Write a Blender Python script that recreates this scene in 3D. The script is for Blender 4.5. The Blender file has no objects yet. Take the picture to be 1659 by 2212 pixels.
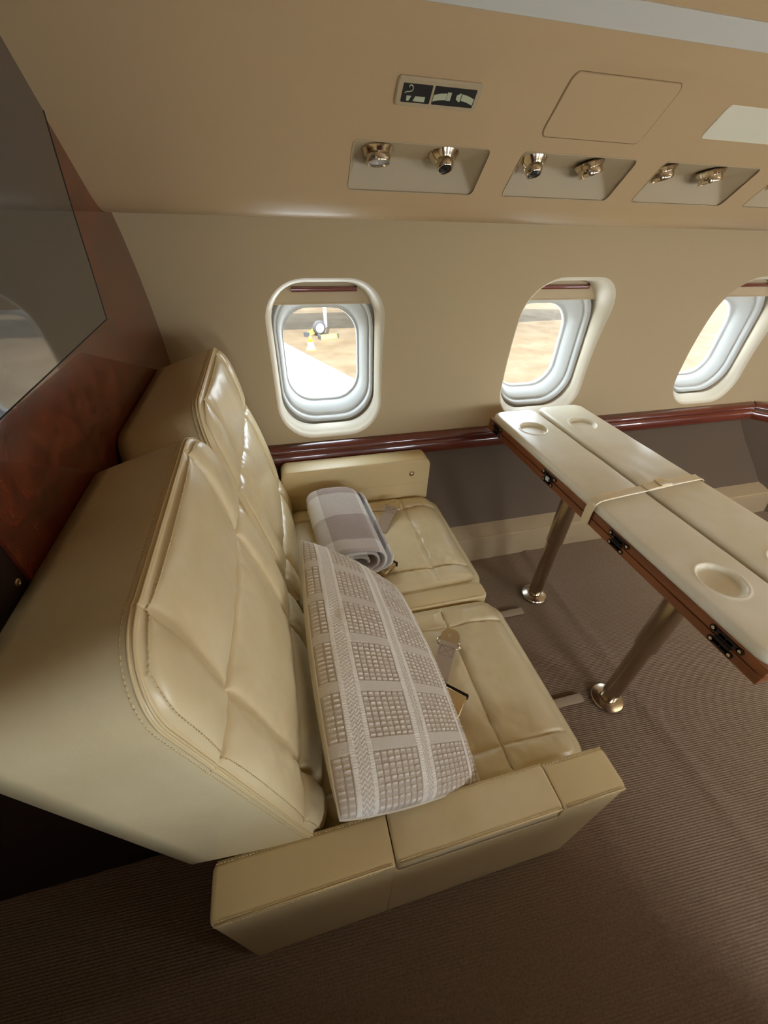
import bpy, bmesh, math, random
import numpy as np
from mathutils import Vector, Matrix, noise

random.seed(7)
S = bpy.context.scene
COL = S.collection

# ------------------------------------------------------------------ camera
F_PX, W_PX, H_PX = 850.0, 1659.0, 2212.0
YAW, PITCH, ROLL = -0.272, 0.656, 0.0345
EYE = Vector((0, 0, 1.5))
cam = bpy.data.cameras.new('camera')
cam.sensor_fit = 'VERTICAL'
cam.sensor_height = 36.0
cam.lens = 36.0 * F_PX / H_PX
cam.clip_start = 0.02
cam.clip_end = 500
cam_o = bpy.data.objects.new('camera', cam)
COL.objects.link(cam_o)
cy, sy = math.cos(YAW), math.sin(YAW)
RZ = Matrix(((cy, -sy, 0), (sy, cy, 0), (0, 0, 1)))
right = Vector((1, 0, 0))
fwd = Vector((0, math.cos(PITCH), -math.sin(PITCH)))
up = Vector((0, math.sin(PITCH), math.cos(PITCH)))
r2 = math.cos(ROLL) * right + math.sin(ROLL) * up
u2 = -math.sin(ROLL) * right + math.cos(ROLL) * up
r2, u2, fwd = RZ @ r2, RZ @ u2, RZ @ fwd
cam_o.matrix_world = Matrix(((r2.x, u2.x, -fwd.x, EYE.x), (r2.y, u2.y, -fwd.y, EYE.y),
                             (r2.z, u2.z, -fwd.z, EYE.z), (0, 0, 0, 1)))
S.camera = cam_o

# ------------------------------------------------------------------ world, sun, lamps, exposure
S.view_settings.view_transform = 'Standard'
S.view_settings.look = 'None'
S.view_settings.gamma = 1.0
S.view_settings.exposure = -0.1
S.view_settings.use_curve_mapping = False
S.cycles.use_denoising = True
S.cycles.max_bounces = 8
S.cycles.diffuse_bounces = 5
S.cycles.glossy_bounces = 4
S.cycles.transparent_max_bounces = 12
S.cycles.sample_clamp_indirect = 6.0
S.cycles.caustics_reflective = False
S.cycles.caustics_refractive = False

w = bpy.data.worlds.new('sky')
S.world = w
w.use_nodes = True
wn = w.node_tree.nodes
bg = wn['Background']
bg.inputs[0].default_value = (0.80, 0.90, 1.0, 1)
bg.inputs[1].default_value = 13.0

sun = bpy.data.lights.new('sun', 'SUN')
sun.energy = 27.0
sun.angle = 0.01
sun.color = (1.0, 0.95, 0.86)
sun_o = bpy.data.objects.new('sun', sun)
COL.objects.link(sun_o)
sun_o.rotation_euler = Vector((0.12, 0.40, -0.92)).to_track_quat('-Z', 'Y').to_euler()

def area(name, loc, direction, sx, sy_, power, color):
    l = bpy.data.lights.new(name, 'AREA')
    l.shape = 'RECTANGLE'
    l.size, l.size_y, l.energy, l.color = sx, sy_, power, color
    o = bpy.data.objects.new(name, l)
    COL.objects.link(o)
    o.location = loc
    o.rotation_euler = Vector(direction).to_track_quat('-Z', 'Y').to_euler()
    return o

# daylight that falls in through the windows of the aisle side (behind the camera)
for k, (xx, pw) in enumerate(((0.20, 1.6), (1.25, 6.0), (2.30, 9.0), (3.35, 9.0), (4.40, 9.0))):
    area('aisle_window_daylight', (xx, -0.93, 0.98), (0, 1, -0.15), 0.32, 0.42, pw, (0.92, 0.96, 1.0))
# warm fill light added over the aisle, forward of the sofa
area('ceiling_wash_lamp', (3.0, 0.05, 1.925), (0.0, 0.0, -1), 2.2, 0.16, 7.5, (1.0, 0.86, 0.68))
# sky portals in the windows of the sofa side
for k in range(5):
    p = area('window_portal', (0.2 + 1.05 * k, 1.93, 0.97), (0, -1, 0), 0.46, 0.56, 1.0, (1, 1, 1))
    p.data.cycles.is_portal = True

# ------------------------------------------------------------------ materials
def lin(r, g, b):
    f = lambda c: (c / 255 / 12.92) if c <= 10 else ((c / 255 + 0.055) / 1.055) ** 2.4
    return (f(r), f(g), f(b), 1)

def mat(name, col, rough=0.5, metal=0.0, spec=0.5, coat=0.0, coat_rough=0.05, sheen=0.0):
    m = bpy.data.materials.new(name)
    m.use_nodes = True
    b = m.node_tree.nodes['Principled BSDF']
    b.inputs['Base Color'].default_value = col
    b.inputs['Roughness'].default_value = rough
    b.inputs['Metallic'].default_value = metal
    b.inputs['Specular IOR Level'].default_value = spec
    b.inputs['Coat Weight'].default_value = coat
    b.inputs['Coat Roughness'].default_value = coat_rough
    b.inputs['Sheen Weight'].default_value = sheen
    return m

def nd(m, t, **kw):
    n = m.node_tree.nodes.new(t)
    for k, v in kw.items():
        if k in n.inputs.keys():
            n.inputs[k].default_value = v
        else:
            setattr(n, k, v)
    return n

def lk(m, a, b):
    m.node_tree.links.new(a, b)

def bsdf(m):
    return m.node_tree.nodes['Principled BSDF']

def coords(m, scale=(1, 1, 1), rot=(0, 0, 0), kind='Object'):
    tc = nd(m, 'ShaderNodeTexCoord')
    mp = nd(m, 'ShaderNodeMapping')
    mp.inputs['Scale'].default_value = scale
    mp.inputs['Rotation'].default_value = rot
    lk(m, tc.outputs[kind], mp.inputs['Vector'])
    return mp.outputs['Vector']

def add_bump(m, specs, dist=0.001):
    """specs: list of (scale, strength, stretch)"""
    prev = None
    for sc, st, stretch, d in specs:
        v = coords(m, stretch)
        n = nd(m, 'ShaderNodeTexNoise', Scale=sc, Detail=4.0, Roughness=0.6)
        lk(m, v, n.inputs['Vector'])
        b = nd(m, 'ShaderNodeBump', Strength=st, Distance=d)
        lk(m, n.outputs['Fac'], b.inputs['Height'])
        if prev is not None:
            lk(m, prev.outputs['Normal'], b.inputs['Normal'])
        prev = b
    lk(m, prev.outputs['Normal'], bsdf(m).inputs['Normal'])

def col_var(m, c1, c2, scale, stretch=(1, 1, 1), detail=4, lo=0.35, hi=0.65, distortion=0.0):
    v = coords(m, stretch)
    n = nd(m, 'ShaderNodeTexNoise', Scale=scale, Detail=float(detail), Roughness=0.6, Distortion=distortion)
    lk(m, v, n.inputs['Vector'])
    r = nd(m, 'ShaderNodeValToRGB')
    r.color_ramp.elements[0].position, r.color_ramp.elements[1].position = lo, hi
    r.color_ramp.elements[0].color, r.color_ramp.elements[1].color = c1, c2
    lk(m, n.outputs['Fac'], r.inputs['Fac'])
    lk(m, r.outputs['Color'], bsdf(m).inputs['Base Color'])
    return r

M = {}
M['leather'] = mat('cream_leather', lin(221, 203, 160), 0.30, spec=0.5)
col_var(M['leather'], lin(216, 197, 153), lin(225, 208, 167), 6)
add_bump(M['leather'], [(700, 0.12, (1, 1, 1), 0.0006), (28, 0.18, (1, 1, 1), 0.004)])
M['leather_side'] = mat('cream_leather_plain', lin(216, 195, 148), 0.40, spec=0.4)
add_bump(M['leather_side'], [(700, 0.12, (1, 1, 1), 0.0006)])
M['thread'] = mat('leather_stitch_thread', lin(214, 194, 148), 0.7)
M['seamline'] = mat('sewn_seam_thread', lin(158, 132, 86), 0.7)  # darker tone standing in for shade down in the seam creases
M['pad_leather'] = mat('table_pad_leather', lin(232, 225, 203), 0.34, spec=0.45)
col_var(M['pad_leather'], lin(227, 218, 190), lin(236, 230, 210), 5)
add_bump(M['pad_leather'], [(500, 0.10, (1, 1, 1), 0.0006), (60, 0.10, (1, 1, 1), 0.002)])
M['wall'] = mat('sidewall_laminate', lin(179, 159, 123), 0.5, spec=0.3)
add_bump(M['wall'], [(900, 0.10, (1, 1, 1), 0.0005)])
M['headliner'] = mat('headliner_leather', lin(184, 157, 118), 0.38, spec=0.35)
add_bump(M['headliner'], [(600, 0.14, (1, 1, 1), 0.0006)])
M['tray'] = mat('vent_tray_plastic', lin(172, 154, 122), 0.5, spec=0.3)
add_bump(M['tray'], [(600, 0.10, (1, 1, 1), 0.0005)])
M['white'] = mat('window_white_plastic', lin(206, 207, 202), 0.38, spec=0.4)
M['bezel'] = mat('window_bezel_paint', lin(214, 203, 180), 0.42, spec=0.4)  # wall paint tone lightened to carry the window light on it
M['gap'] = mat('dark_gap_rubber', lin(30, 28, 26), 0.8)
M['gapbrown'] = mat('panel_gap_shadow_strip', lin(124, 98, 66), 0.8)
M['shade'] = mat('window_shade_fabric', lin(186, 166, 132), 0.7)
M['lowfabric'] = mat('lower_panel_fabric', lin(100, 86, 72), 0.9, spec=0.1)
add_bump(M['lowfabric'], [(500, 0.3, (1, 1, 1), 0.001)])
M['ledge'] = mat('ledge_carpet', lin(160, 140, 110), 0.95, spec=0.05)
add_bump(M['ledge'], [(260, 0.5, (1, 1, 1), 0.002)])
M['lens'] = mat('light_panel_diffuser', lin(214, 208, 184), 0.5, spec=0.3)
M['lampglass'] = mat('lamp_lens_glass', lin(190, 190, 186), 0.08, spec=0.6)
M['lensstrip'] = mat('light_strip_diffuser', lin(192, 190, 178), 0.5, spec=0.3)

M['carpet'] = mat('ribbed_carpet', lin(138, 117, 96), 0.95, spec=0.05, sheen=0.15)
col_var(M['carpet'], lin(122, 101, 82), lin(150, 128, 105), 160, detail=6, lo=0.3, hi=0.7)
add_bump(M['carpet'], [(420, 0.8, (1, 1, 1), 0.003)])

def wood(name, c1, c2, c3, scale, stretch, rough, coat, burl):
    m = mat(name, c2, rough, spec=0.5, coat=coat, coat_rough=0.03)
    v = coords(m, stretch)
    n1 = nd(m, 'ShaderNodeTexNoise', Scale=scale, Detail=8.0, Roughness=0.65, Distortion=burl)
    lk(m, v, n1.inputs['Vector'])
    r = nd(m, 'ShaderNodeValToRGB')
    e = r.color_ramp.elements
    e[0].position, e[0].color = 0.28, c1
    e[1].position, e[1].color = 0.72, c3
    mid = e.new(0.5)
    mid.color = c2
    lk(m, n1.outputs['Fac'], r.inputs['Fac'])
    lk(m, r.outputs['Color'], bsdf(m).inputs['Base Color'])
    return m
M['burl'] = wood('mahogany_burl', lin(50, 17, 11), lin(92, 37, 22), lin(124, 55, 34), 13.0, (1, 1, 1), 0.25, 0.7, 1.8)
M['rail'] = wood('mahogany_rail', lin(62, 22, 16), lin(98, 40, 28), lin(122, 54, 36), 9.0, (0.12, 1, 1), 0.25, 1.0, 0.6)
M['twood'] = wood('table_edge_wood', lin(92, 48, 22), lin(126, 70, 36), lin(150, 88, 50), 30.0, (1, 0.06, 1), 0.32, 0.4, 0.5)
M['metal'] = mat('brushed_bronze_metal', lin(206, 192, 170), 0.22, 1.0)
M['chrome'] = mat('polished_nickel', lin(214, 200, 176), 0.16, 1.0)
M['gold'] = mat('satin_gold_metal', lin(208, 186, 146), 0.26, 1.0)
M['black'] = mat('black_plastic', lin(24, 22, 22), 0.4)
M['blackmetal'] = mat('blackened_metal', lin(44, 38, 36), 0.38, 0.6)
M['darkjamb'] = mat('dark_bronze_jamb', lin(58, 48, 42), 0.35, 0.5)
M['darkcab'] = mat('dark_cabinet_veneer', lin(30, 16, 12), 0.4)
M['screen'] = mat('smoked_screen_glass', lin(74, 72, 70), 0.06, spec=0.6, coat=0.6, coat_rough=0.02)
M['belt'] = mat('seat_belt_webbing', lin(172, 154, 134), 0.85, spec=0.1)
add_bump(M['belt'], [(500, 0.4, (1, 1, 1), 0.001)])
M['beltstitch'] = mat('belt_stitch_thread', lin(120, 102, 88), 0.9)
M['strap'] = mat('strap_leather', lin(224, 206, 168), 0.34)
M['cushback'] = mat('pillow_back_cotton', lin(222, 212, 192), 0.9, spec=0.1)
add_bump(M['cushback'], [(300, 0.4, (1, 1, 1), 0.001)])
M['signdark'] = mat('sign_dark_glass', lin(44, 44, 42), 0.25)
M['signmark'] = mat('sign_symbol_print', lin(176, 180, 150), 0.6)
M['tabbeige'] = mat('bracket_cover', lin(158, 138, 112), 0.8)
M['rubber'] = mat('tire_rubber', lin(52, 50, 50), 0.8)
M['jetwhite'] = mat('aircraft_white_paint', lin(238, 238, 236), 0.3)
M['yellow'] = mat('yellow_paint', lin(232, 196, 40), 0.5)
M['orange'] = mat('orange_cone_plastic', lin(236, 176, 40), 0.5)
M['concrete'] = mat('sunlit_concrete', lin(76, 65, 49), 0.9, spec=0.1)
col_var(M['concrete'], lin(69, 57, 41), lin(82, 71, 55), 1.3, detail=7)

# glass: clear pane with a faint reflection
g = bpy.data.materials.new('window_pane_glass')
g.use_nodes = True
gn = g.node_tree.nodes
for n in list(gn):
    if n.type == 'BSDF_PRINCIPLED':
        gn.remove(n)
tr = gn.new('ShaderNodeBsdfTransparent')
tr.inputs[0].default_value = (0.95, 0.97, 0.98, 1)
gl = gn.new('ShaderNodeBsdfGlossy')
gl.inputs['Roughness'].default_value = 0.02
mx = gn.new('ShaderNodeMixShader')
mx.inputs[0].default_value = 0.04
g.node_tree.links.new(tr.outputs[0], mx.inputs[1])
g.node_tree.links.new(gl.outputs[0], mx.inputs[2])
g.node_tree.links.new(mx.outputs[0], gn['Material Output'].inputs['Surface'])
M['glass'] = g

# pillow weave: two yarn colours, held as a per-vertex yarn attribute
pm = mat('woven_pillow_cotton', lin(200, 180, 150), 0.95, spec=0.05)
at = nd(pm, 'ShaderNodeAttribute')
at.attribute_name = 'yarn'
rp = nd(pm, 'ShaderNodeValToRGB')
rp.color_ramp.elements[0].color = lin(168, 147, 122)
rp.color_ramp.elements[1].color = lin(248, 243, 233)
lk(pm, at.outputs['Fac'], rp.inputs['Fac'])
lk(pm, rp.outputs['Color'], bsdf(pm).inputs['Base Color'])
add_bump(pm, [(420, 0.7, (1, 1, 1), 0.002)])
M['weave'] = pm

# plaid wool: two crossing stripe sets on the cloth's own coordinates
bm_ = mat('plaid_wool_blanket', lin(190, 176, 164), 0.95, spec=0.05, sheen=0.4)
uvv = nd(bm_, 'ShaderNodeUVMap')
sx = nd(bm_, 'ShaderNodeSeparateXYZ')
lk(bm_, uvv.outputs['UV'], sx.inputs['Vector'])
def stripe(out):
    fr = nd(bm_, 'ShaderNodeMath', operation='FRACT')
    lk(bm_, out, fr.inputs[0])
    gt = nd(bm_, 'ShaderNodeMath', operation='GREATER_THAN')
    gt.inputs[1].default_value = 0.5
    lk(bm_, fr.outputs[0], gt.inputs[0])
    return gt.outputs[0]
ad = nd(bm_, 'ShaderNodeMath', operation='ADD')
lk(bm_, stripe(sx.outputs['X']), ad.inputs[0])
lk(bm_, stripe(sx.outputs['Y']), ad.inputs[1])
hf = nd(bm_, 'ShaderNodeMath', operation='MULTIPLY')
hf.inputs[1].default_value = 0.5
lk(bm_, ad.outputs[0], hf.inputs[0])
nz = nd(bm_, 'ShaderNodeTexNoise', Scale=220.0, Detail=5.0)
lk(bm_, coords(bm_), nz.inputs['Vector'])
nzm = nd(bm_, 'ShaderNodeMath', operation='MULTIPLY_ADD')
nzm.inputs[1].default_value = 0.5
nzm.inputs[2].default_value = -0.25
lk(bm_, nz.outputs['Fac'], nzm.inputs[0])
sm = nd(bm_, 'ShaderNodeMath', operation='ADD')
lk(bm_, hf.outputs[0], sm.inputs[0])
lk(bm_, nzm.outputs[0], sm.inputs[1])
rr_ = nd(bm_, 'ShaderNodeValToRGB')
rr_.color_ramp.elements[0].color = lin(226, 222, 216)
rr_.color_ramp.elements[1].color = lin(166, 148, 140)
me_ = rr_.color_ramp.elements.new(0.5)
me_.color = lin(198, 187, 178)
lk(bm_, sm.outputs[0], rr_.inputs['Fac'])
lk(bm_, rr_.outputs['Color'], bsdf(bm_).inputs['Base Color'])
add_bump(bm_, [(260, 0.8, (1, 1, 1), 0.003), (30, 0.3, (1, 1, 1), 0.006)])
M['plaid'] = bm_

# ------------------------------------------------------------------ helpers
def tag(o, label=None, cat=None, group=None, kind=None):
    if label: o['label'] = label
    if cat: o['category'] = cat
    if group: o['group'] = group
    if kind: o['kind'] = kind
    return o

def base_of(parent):
    p = Vector((0, 0, 0))
    while parent is not None:
        p += parent.location
        parent = parent.parent
    return p

def obj(name, verts, faces, m, parent=None, smooth=True, angle=None, origin=None):
    """one mesh object; verts are world coordinates"""
    v = np.asarray(verts, dtype=float).reshape(-1, 3)
    if parent is not None:
        b = np.array(base_of(parent))
        loc = None
    else:
        b = np.array(origin) if origin is not None else v.mean(0)
        if origin is None:
            b = np.array([b[0], b[1], v[:, 2].min()])
        loc = b
    me = bpy.data.meshes.new(name)
    me.from_pydata([tuple(p) for p in (v - b)], [], faces)
    me.validate()
    if smooth:
        me.polygons.foreach_set('use_smooth', [True] * len(me.polygons))
        if angle:
            me.set_sharp_from_angle(angle=math.radians(angle))
    if m is not None:
        me.materials.append(M[m] if isinstance(m, str) else m)
    o = bpy.data.objects.new(name, me)
    COL.objects.link(o)
    if parent is not None:
        o.parent = parent
    else:
        o.location = loc
    return o

def empty(name, loc):
    o = bpy.data.objects.new(name, None)
    o.empty_display_size = 0.05
    COL.objects.link(o)
    o.location = loc
    return o

class MB:
    """collects geometry for one mesh"""
    def __init__(self):
        self.v, self.f = [], []
    def add(self, v, f):
        n = len(self.v)
        self.v += [tuple(p) for p in v]
        self.f += [tuple(i + n for i in q) for q in f]
        return self
    def build(self, name, m, parent=None, **k):
        return obj(name, self.v, self.f, m, parent, **k)

def g_box(x0, x1, y0, y1, z0, z1, bev=0.0, seg=2):
    bm = bmesh.new()
    bmesh.ops.create_cube(bm, size=1)
    for v in bm.verts:
        v.co = Vector(((x0 + x1) / 2 + v.co.x * (x1 - x0), (y0 + y1) / 2 + v.co.y * (y1 - y0), (z0 + z1) / 2 + v.co.z * (z1 - z0)))
    if bev > 0:
        bmesh.ops.bevel(bm, geom=bm.edges[:], offset=bev, segments=seg, profile=0.6, affect='EDGES')
    bm.verts.index_update()
    v = [tuple(q.co) for q in bm.verts]
    f = [tuple(q.index for q in fc.verts) for fc in bm.faces]
    bm.free()
    return v, f

def xform(geo, mtx):
    v, f = geo
    return [tuple(mtx @ Vector(p)) for p in v], f

def frame(o, ex, ey, ez):
    ex, ey, ez = Vector(ex).normalized(), Vector(ey).normalized(), Vector(ez).normalized()
    return Matrix(((ex.x, ey.x, ez.x, o[0]), (ex.y, ey.y, ez.y, o[1]), (ex.z, ey.z, ez.z, o[2]), (0, 0, 0, 1)))

def g_lathe(prof, mtx=None, n=32, caps=True):
    """prof: (r, h) pairs around local z"""
    v, f = [], []
    for r, h in prof:
        for i in range(n):
            a = 2 * math.pi * i / n
            v.append((r * math.cos(a), r * math.sin(a), h))
    for k in range(len(prof) - 1):
        for i in range(n):
            j = (i + 1) % n
            f.append((k * n + i, k * n + j, (k + 1) * n + j, (k + 1) * n + i))
    if caps:
        f.append(tuple(reversed(range(n))))
        f.append(tuple((len(prof) - 1) * n + i for i in range(n)))
    if mtx is not None:
        v = [tuple(mtx @ Vector(p)) for p in v]
    return v, f

def g_tube(pts, r, n=8, closed=False):
    pts = [Vector(p) for p in pts]
    v, f = [], []
    N = len(pts)
    upv = None
    for i, p in enumerate(pts):
        a = pts[(i - 1) % N] if (closed or i > 0) else p
        b = pts[(i + 1) % N] if (closed or i < N - 1) else p
        t = (b - a).normalized()
        if upv is None:
            upv = Vector((0, 0, 1)) if abs(t.z) < 0.9 else Vector((0, 1, 0))
        s = t.cross(upv).normalized()
        upv = s.cross(t).normalized()
        rad = r[i] if isinstance(r, (list, tuple)) else r
        for k in range(n):
            an = 2 * math.pi * k / n
            v.append(tuple(p + rad * (math.cos(an) * s + math.sin(an) * upv)))
    m = N if closed else N - 1
    for i in range(m):
        i2 = (i + 1) % N
        for k in range(n):
            k2 = (k + 1) % n
            f.append((i * n + k, i * n + k2, i2 * n + k2, i2 * n + k))
    if not closed:
        f.append(tuple(reversed(range(n))))
        f.append(tuple((N - 1) * n + k for k in range(n)))
    return v, f

def g_extrude(prof, x0, x1, nx=2, closed=False, xs=None):
    """prof (y,z) polyline swept along x"""
    if xs is None:
        xs = np.linspace(x0, x1, nx)
    v, f = [], []
    P = len(prof)
    for x in xs:
        for (y, z) in prof:
            v.append((x, y, z))
    for i in range(len(xs) - 1):
        for k in range(P if closed else P - 1):
            k2 = (k + 1) % P
            f.append((i * P + k, i * P + k2, (i + 1) * P + k2, (i + 1) * P + k))
    if closed:
        f.append(tuple(range(P)))
        f.append(tuple(reversed([(len(xs) - 1) * P + k for k in range(P)])))
    return v, f

def rrect(cx, cz, hw, hh, r, nc=10, ns=8):
    """rounded rectangle loop, fixed number of points"""
    r = min(r, hw - 1e-4, hh - 1e-4)
    pts = []
    cs = [(cx + hw - r, cz - hh + r, -90), (cx + hw - r, cz + hh - r, 0), (cx - hw + r, cz + hh - r, 90), (cx - hw + r, cz - hh + r, 180)]
    for q, (ax, az, a0) in enumerate(cs):
        for i in range(nc):
            a = math.radians(a0 + 90 * i / (nc - 1))
            pts.append((ax + r * math.cos(a), az + r * math.sin(a)))
        nx_, nz_, na = cs[(q + 1) % 4]
        p0 = pts[-1]
        a = math.radians(na)
        p1 = (nx_ + r * math.cos(a), nz_ + r * math.sin(a))
        for i in range(1, ns + 1):
            t = i / (ns + 1)
            pts.append((p0[0] + (p1[0] - p0[0]) * t, p0[1] + (p1[1] - p0[1]) * t))
    return pts

def g_loft(loops, closed=True, cap0=False, cap1=False):
    n = len(loops[0])
    v, f = [], []
    for L in loops:
        v += [tuple(p) for p in L]
    for k in range(len(loops) - 1):
        for i in range(n):
            j = (i + 1) % n
            f.append((k * n + i, k * n + j, (k + 1) * n + j, (k + 1) * n + i))
    if cap0: f.append(tuple(reversed(range(n))))
    if cap1: f.append(tuple((len(loops) - 1) * n + i for i in range(n)))
    return v, f

def rr_map(u, v, a, b, r):
    """square [-1,1]^2 -> rounded rectangle, and the outward border normal"""
    x, y = a * u, b * v
    cx, cy_ = a - r, b - r
    nx_, ny_ = 0.0, 0.0
    if abs(x) > cx and abs(y) > cy_:
        p, q = (abs(x) - cx) / r, (abs(y) - cy_) / r
        p2, q2 = p * math.sqrt(1 - q * q / 2), q * math.sqrt(1 - p * p / 2)
        x2, y2 = cx + r * p2, cy_ + r * q2
        l = math.hypot(p2, q2) or 1
        nx_, ny_ = math.copysign(p2 / l, x), math.copysign(q2 / l, y)
        return math.copysign(x2, x), math.copysign(y2, y), nx_, ny_
    if abs(abs(u) - 1) < 1e-9:
        nx_ = math.copysign(1, u)
    elif abs(abs(v) - 1) < 1e-9:
        ny_ = math.copysign(1, v)
    return x, y, nx_, ny_

def clustered(count, seams, half):
    """grid lines in [-1,1], bunched at the stitched seams"""
    g_ = list(np.linspace(-1, 1, count))
    for s_ in seams:
        c = s_ / half
        for d in (-0.010, -0.0065, -0.0040, -0.0020, -0.0009, 0, 0.0009, 0.0020, 0.0040, 0.0065, 0.010):
            g_ = [t for t in g_ if abs(t - (c + d / half)) > 0.0011 / half] + [c + d / half]
    return np.array(sorted(t for t in g_ if -1 <= t <= 1))

def puffy(O, eu, ev, n, a, b, r, e, nu, nv, disp, back, mid=2, us=None, vs=None):
    """upholstered block: displaced front face, rolled edge, sides running to a back loop.
    back = (O2, eu2, ev2, a2, b2, r2). Returns geometry and the border rings for piping."""
    O, eu, ev, n = Vector(O), Vector(eu).normalized(), Vector(ev).normalized(), Vector(n).normalized()
    V, Fc = [], []
    us = np.linspace(-1, 1, nu) if us is None else us
    vs = np.linspace(-1, 1, nv) if vs is None else vs
    nu, nv = len(us), len(vs)
    A, B, R = a - e, b - e, max(r - e, 0.002)
    for u in us:
        for v in vs:
            x, y, _, _ = rr_map(u, v, A, B, R)
            V.append(O + eu * x + ev * y + n * disp(A * u, B * v, u, v))
    for i in range(nu - 1):
        for j in range(nv - 1):
            Fc.append((i * nv + j, (i + 1) * nv + j, (i + 1) * nv + j + 1, i * nv + j + 1))
    border = [(i, 0) for i in range(nu)] + [(nu - 1, j) for j in range(1, nv)] + [(i, nv - 1) for i in range(nu - 2, -1, -1)] + [(0, j) for j in range(nv - 2, 0, -1)]
    ring = [i * nv + j for i, j in border]
    rings_pts = []
    K = 5
    prev = ring
    last = None
    for k in range(1, K + 1):
        th = math.pi / 2 * k / K
        cur, pts = [], []
        for (i, j) in border:
            x, y, nx_, ny_ = rr_map(us[i], vs[j], A, B, R)
            p = O + eu * (x + nx_ * e * math.sin(th)) + ev * (y + ny_ * e * math.sin(th)) - n * (e * (1 - math.cos(th))) + n * disp(A * us[i], B * vs[j], us[i], vs[j])
            cur.append(len(V)); V.append(p); pts.append(p)
        m = len(cur)
        for q in range(m):
            q2 = (q + 1) % m
            Fc.append((prev[q], cur[q], cur[q2], prev[q2]))
        prev = cur
        last = pts
        rings_pts.append(pts)
    O2, eu2, ev2, a2, b2, r2_ = back
    O2, eu2, ev2 = Vector(O2), Vector(eu2).normalized(), Vector(ev2).normalized()
    tgt = []
    for (i, j) in border:
        x, y, _, _ = rr_map(us[i], vs[j], a2, b2, r2_)
        tgt.append(O2 + eu2 * x + ev2 * y)
    for k in range(1, mid + 1):
        t = k / mid
        cur = []
        for q in range(len(border)):
            cur.append(len(V)); V.append(last[q].lerp(tgt[q], t))
        m = len(cur)
        for q in range(m):
            q2 = (q + 1) % m
            Fc.append((prev[q], cur[q], cur[q2], prev[q2]))
        prev = cur
    Fc.append(tuple(reversed(prev)))
    # outward orientation check
    ins = []
    for i, j in border:
        u, v = us[i], vs[j]
        u *= 1 - 0.0035 / A if abs(u) > 0.99999 else 1
        v *= 1 - 0.0035 / B if abs(v) > 0.99999 else 1
        x, y, nx_, ny_ = rr_map(u, v, A, B, R)
        ins.append(O + eu * x + ev * y + n * disp(A * u, B * v, u, v))
    rings_pts.append(ins)
    return V, Fc, rings_pts

def sm_abs(d, w_):
    return math.exp(-(d / w_) ** 2)

def g_stitches(pts, up_n, length=0.0045, gap=0.0022, wd=0.0011, hgt=0.0008):
    """row of thread dashes along a polyline; up_n gives the surface normal at each point"""
    v, f = [], []
    acc = 0.0
    step = length + gap
    for i in range(len(pts) - 1):
        a, b = Vector(pts[i]), Vector(pts[i + 1])
        d = (b - a).length
        if d < 1e-6:
            continue
        t = (b - a) / d
        nn = Vector(up_n[i]).normalized()
        s = t.cross(nn).normalized()
        while acc < d:
            c = a + t * acc
            c2 = c + t * length
            k = len(v)
            for p in (c, c2):
                for (q, h) in ((-wd, -hgt * 0.5), (wd, -hgt * 0.5), (wd * 0.5, hgt), (-wd * 0.5, hgt)):
                    v.append(tuple(p + s * q + nn * h))
            f += [(k, k + 1, k + 5, k + 4), (k + 1, k + 2, k + 6, k + 5), (k + 2, k + 3, k + 7, k + 6), (k + 3, k, k + 4, k + 7), (k, k + 3, k + 2, k + 1), (k + 4, k + 5, k + 6, k + 7)]
            acc += step
        acc -= d
    return v, f

# ================================================================== the cabin shell
BX = -0.387                 # bulkhead plane behind the sofa
XE = 5.5                    # forward end of the cabin
wz = np.array([.55, .62, .70, .85, 1.0, 1.12, 1.22, 1.33, 1.42, 1.5, 1.56])
wy = np.array([1.632, 1.645, 1.655, 1.660, 1.657, 1.642, 1.617, 1.578, 1.535, 1.485, 1.44])
WP = np.polyfit(wz - 1.0, wy, 4)
def WY(z):
    return float(np.polyval(WP, z - 1.0))

# ---- floor: ribbed carpet over the seat tracks
RD, RP = Vector((0.9978, -0.066)), Vector((0.066, 0.9978))
def floor_h(x, y):
    h = 0.007 * math.exp(-((x - 1.205) / 0.020) ** 2) + 0.004 / (1 + math.exp(min(60.0, -(x - 1.20) / 0.012)))
    h -= 0.004 / (1 + math.exp(min(60.0, -(x - 1.75) / 0.05)))
    h += 0.0025 * math.exp(-((x - 0.80) / 0.03) ** 2)
    h += 0.0025 * noise.noise(Vector((x * 3.1, y * 2.3, 0)))
    return h
ts = np.unique(np.concatenate([np.linspace(-1.8, 5.9, 40), np.linspace(0.6, 1.6, 40)]))
rows = []
q = -1.25
while q < 1.80:
    for fq, hz in ((0, -0.0024), (0.27, -0.0002), (0.5, 0.0008), (0.73, -0.0002)):
        rows.append((q + fq * 0.0066, hz))
    q += 0.0066
V, Fc = [], []
for t in ts:
    for (qq, hz) in rows:
        x, y = t * RD.x + qq * RP.x, t * RD.y + qq * RP.y
        y2 = min(max(y, -0.90), 1.375)
        V.append((min(max(x, -1.75), XE), y2, hz - 0.0008 + floor_h(x, y2) - 0.004))
R_ = len(rows)
for i in range(len(ts) - 1):
    for k in range(R_ - 1):
        Fc.append((i * R_ + k, (i + 1) * R_ + k, (i + 1) * R_ + k + 1, i * R_ + k + 1))
floor = obj('floor', V, Fc, 'carpet', smooth=True, origin=(0, 0, 0))
tag(floor, 'ribbed taupe carpet covering the cabin floor and aisle', kind='structure')
fb = MB().add(*g_box(-1.8, XE, -1.0, 1.45, -0.12, -0.02))
fb.build('floor_board', 'darkcab', floor, smooth=False)

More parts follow.
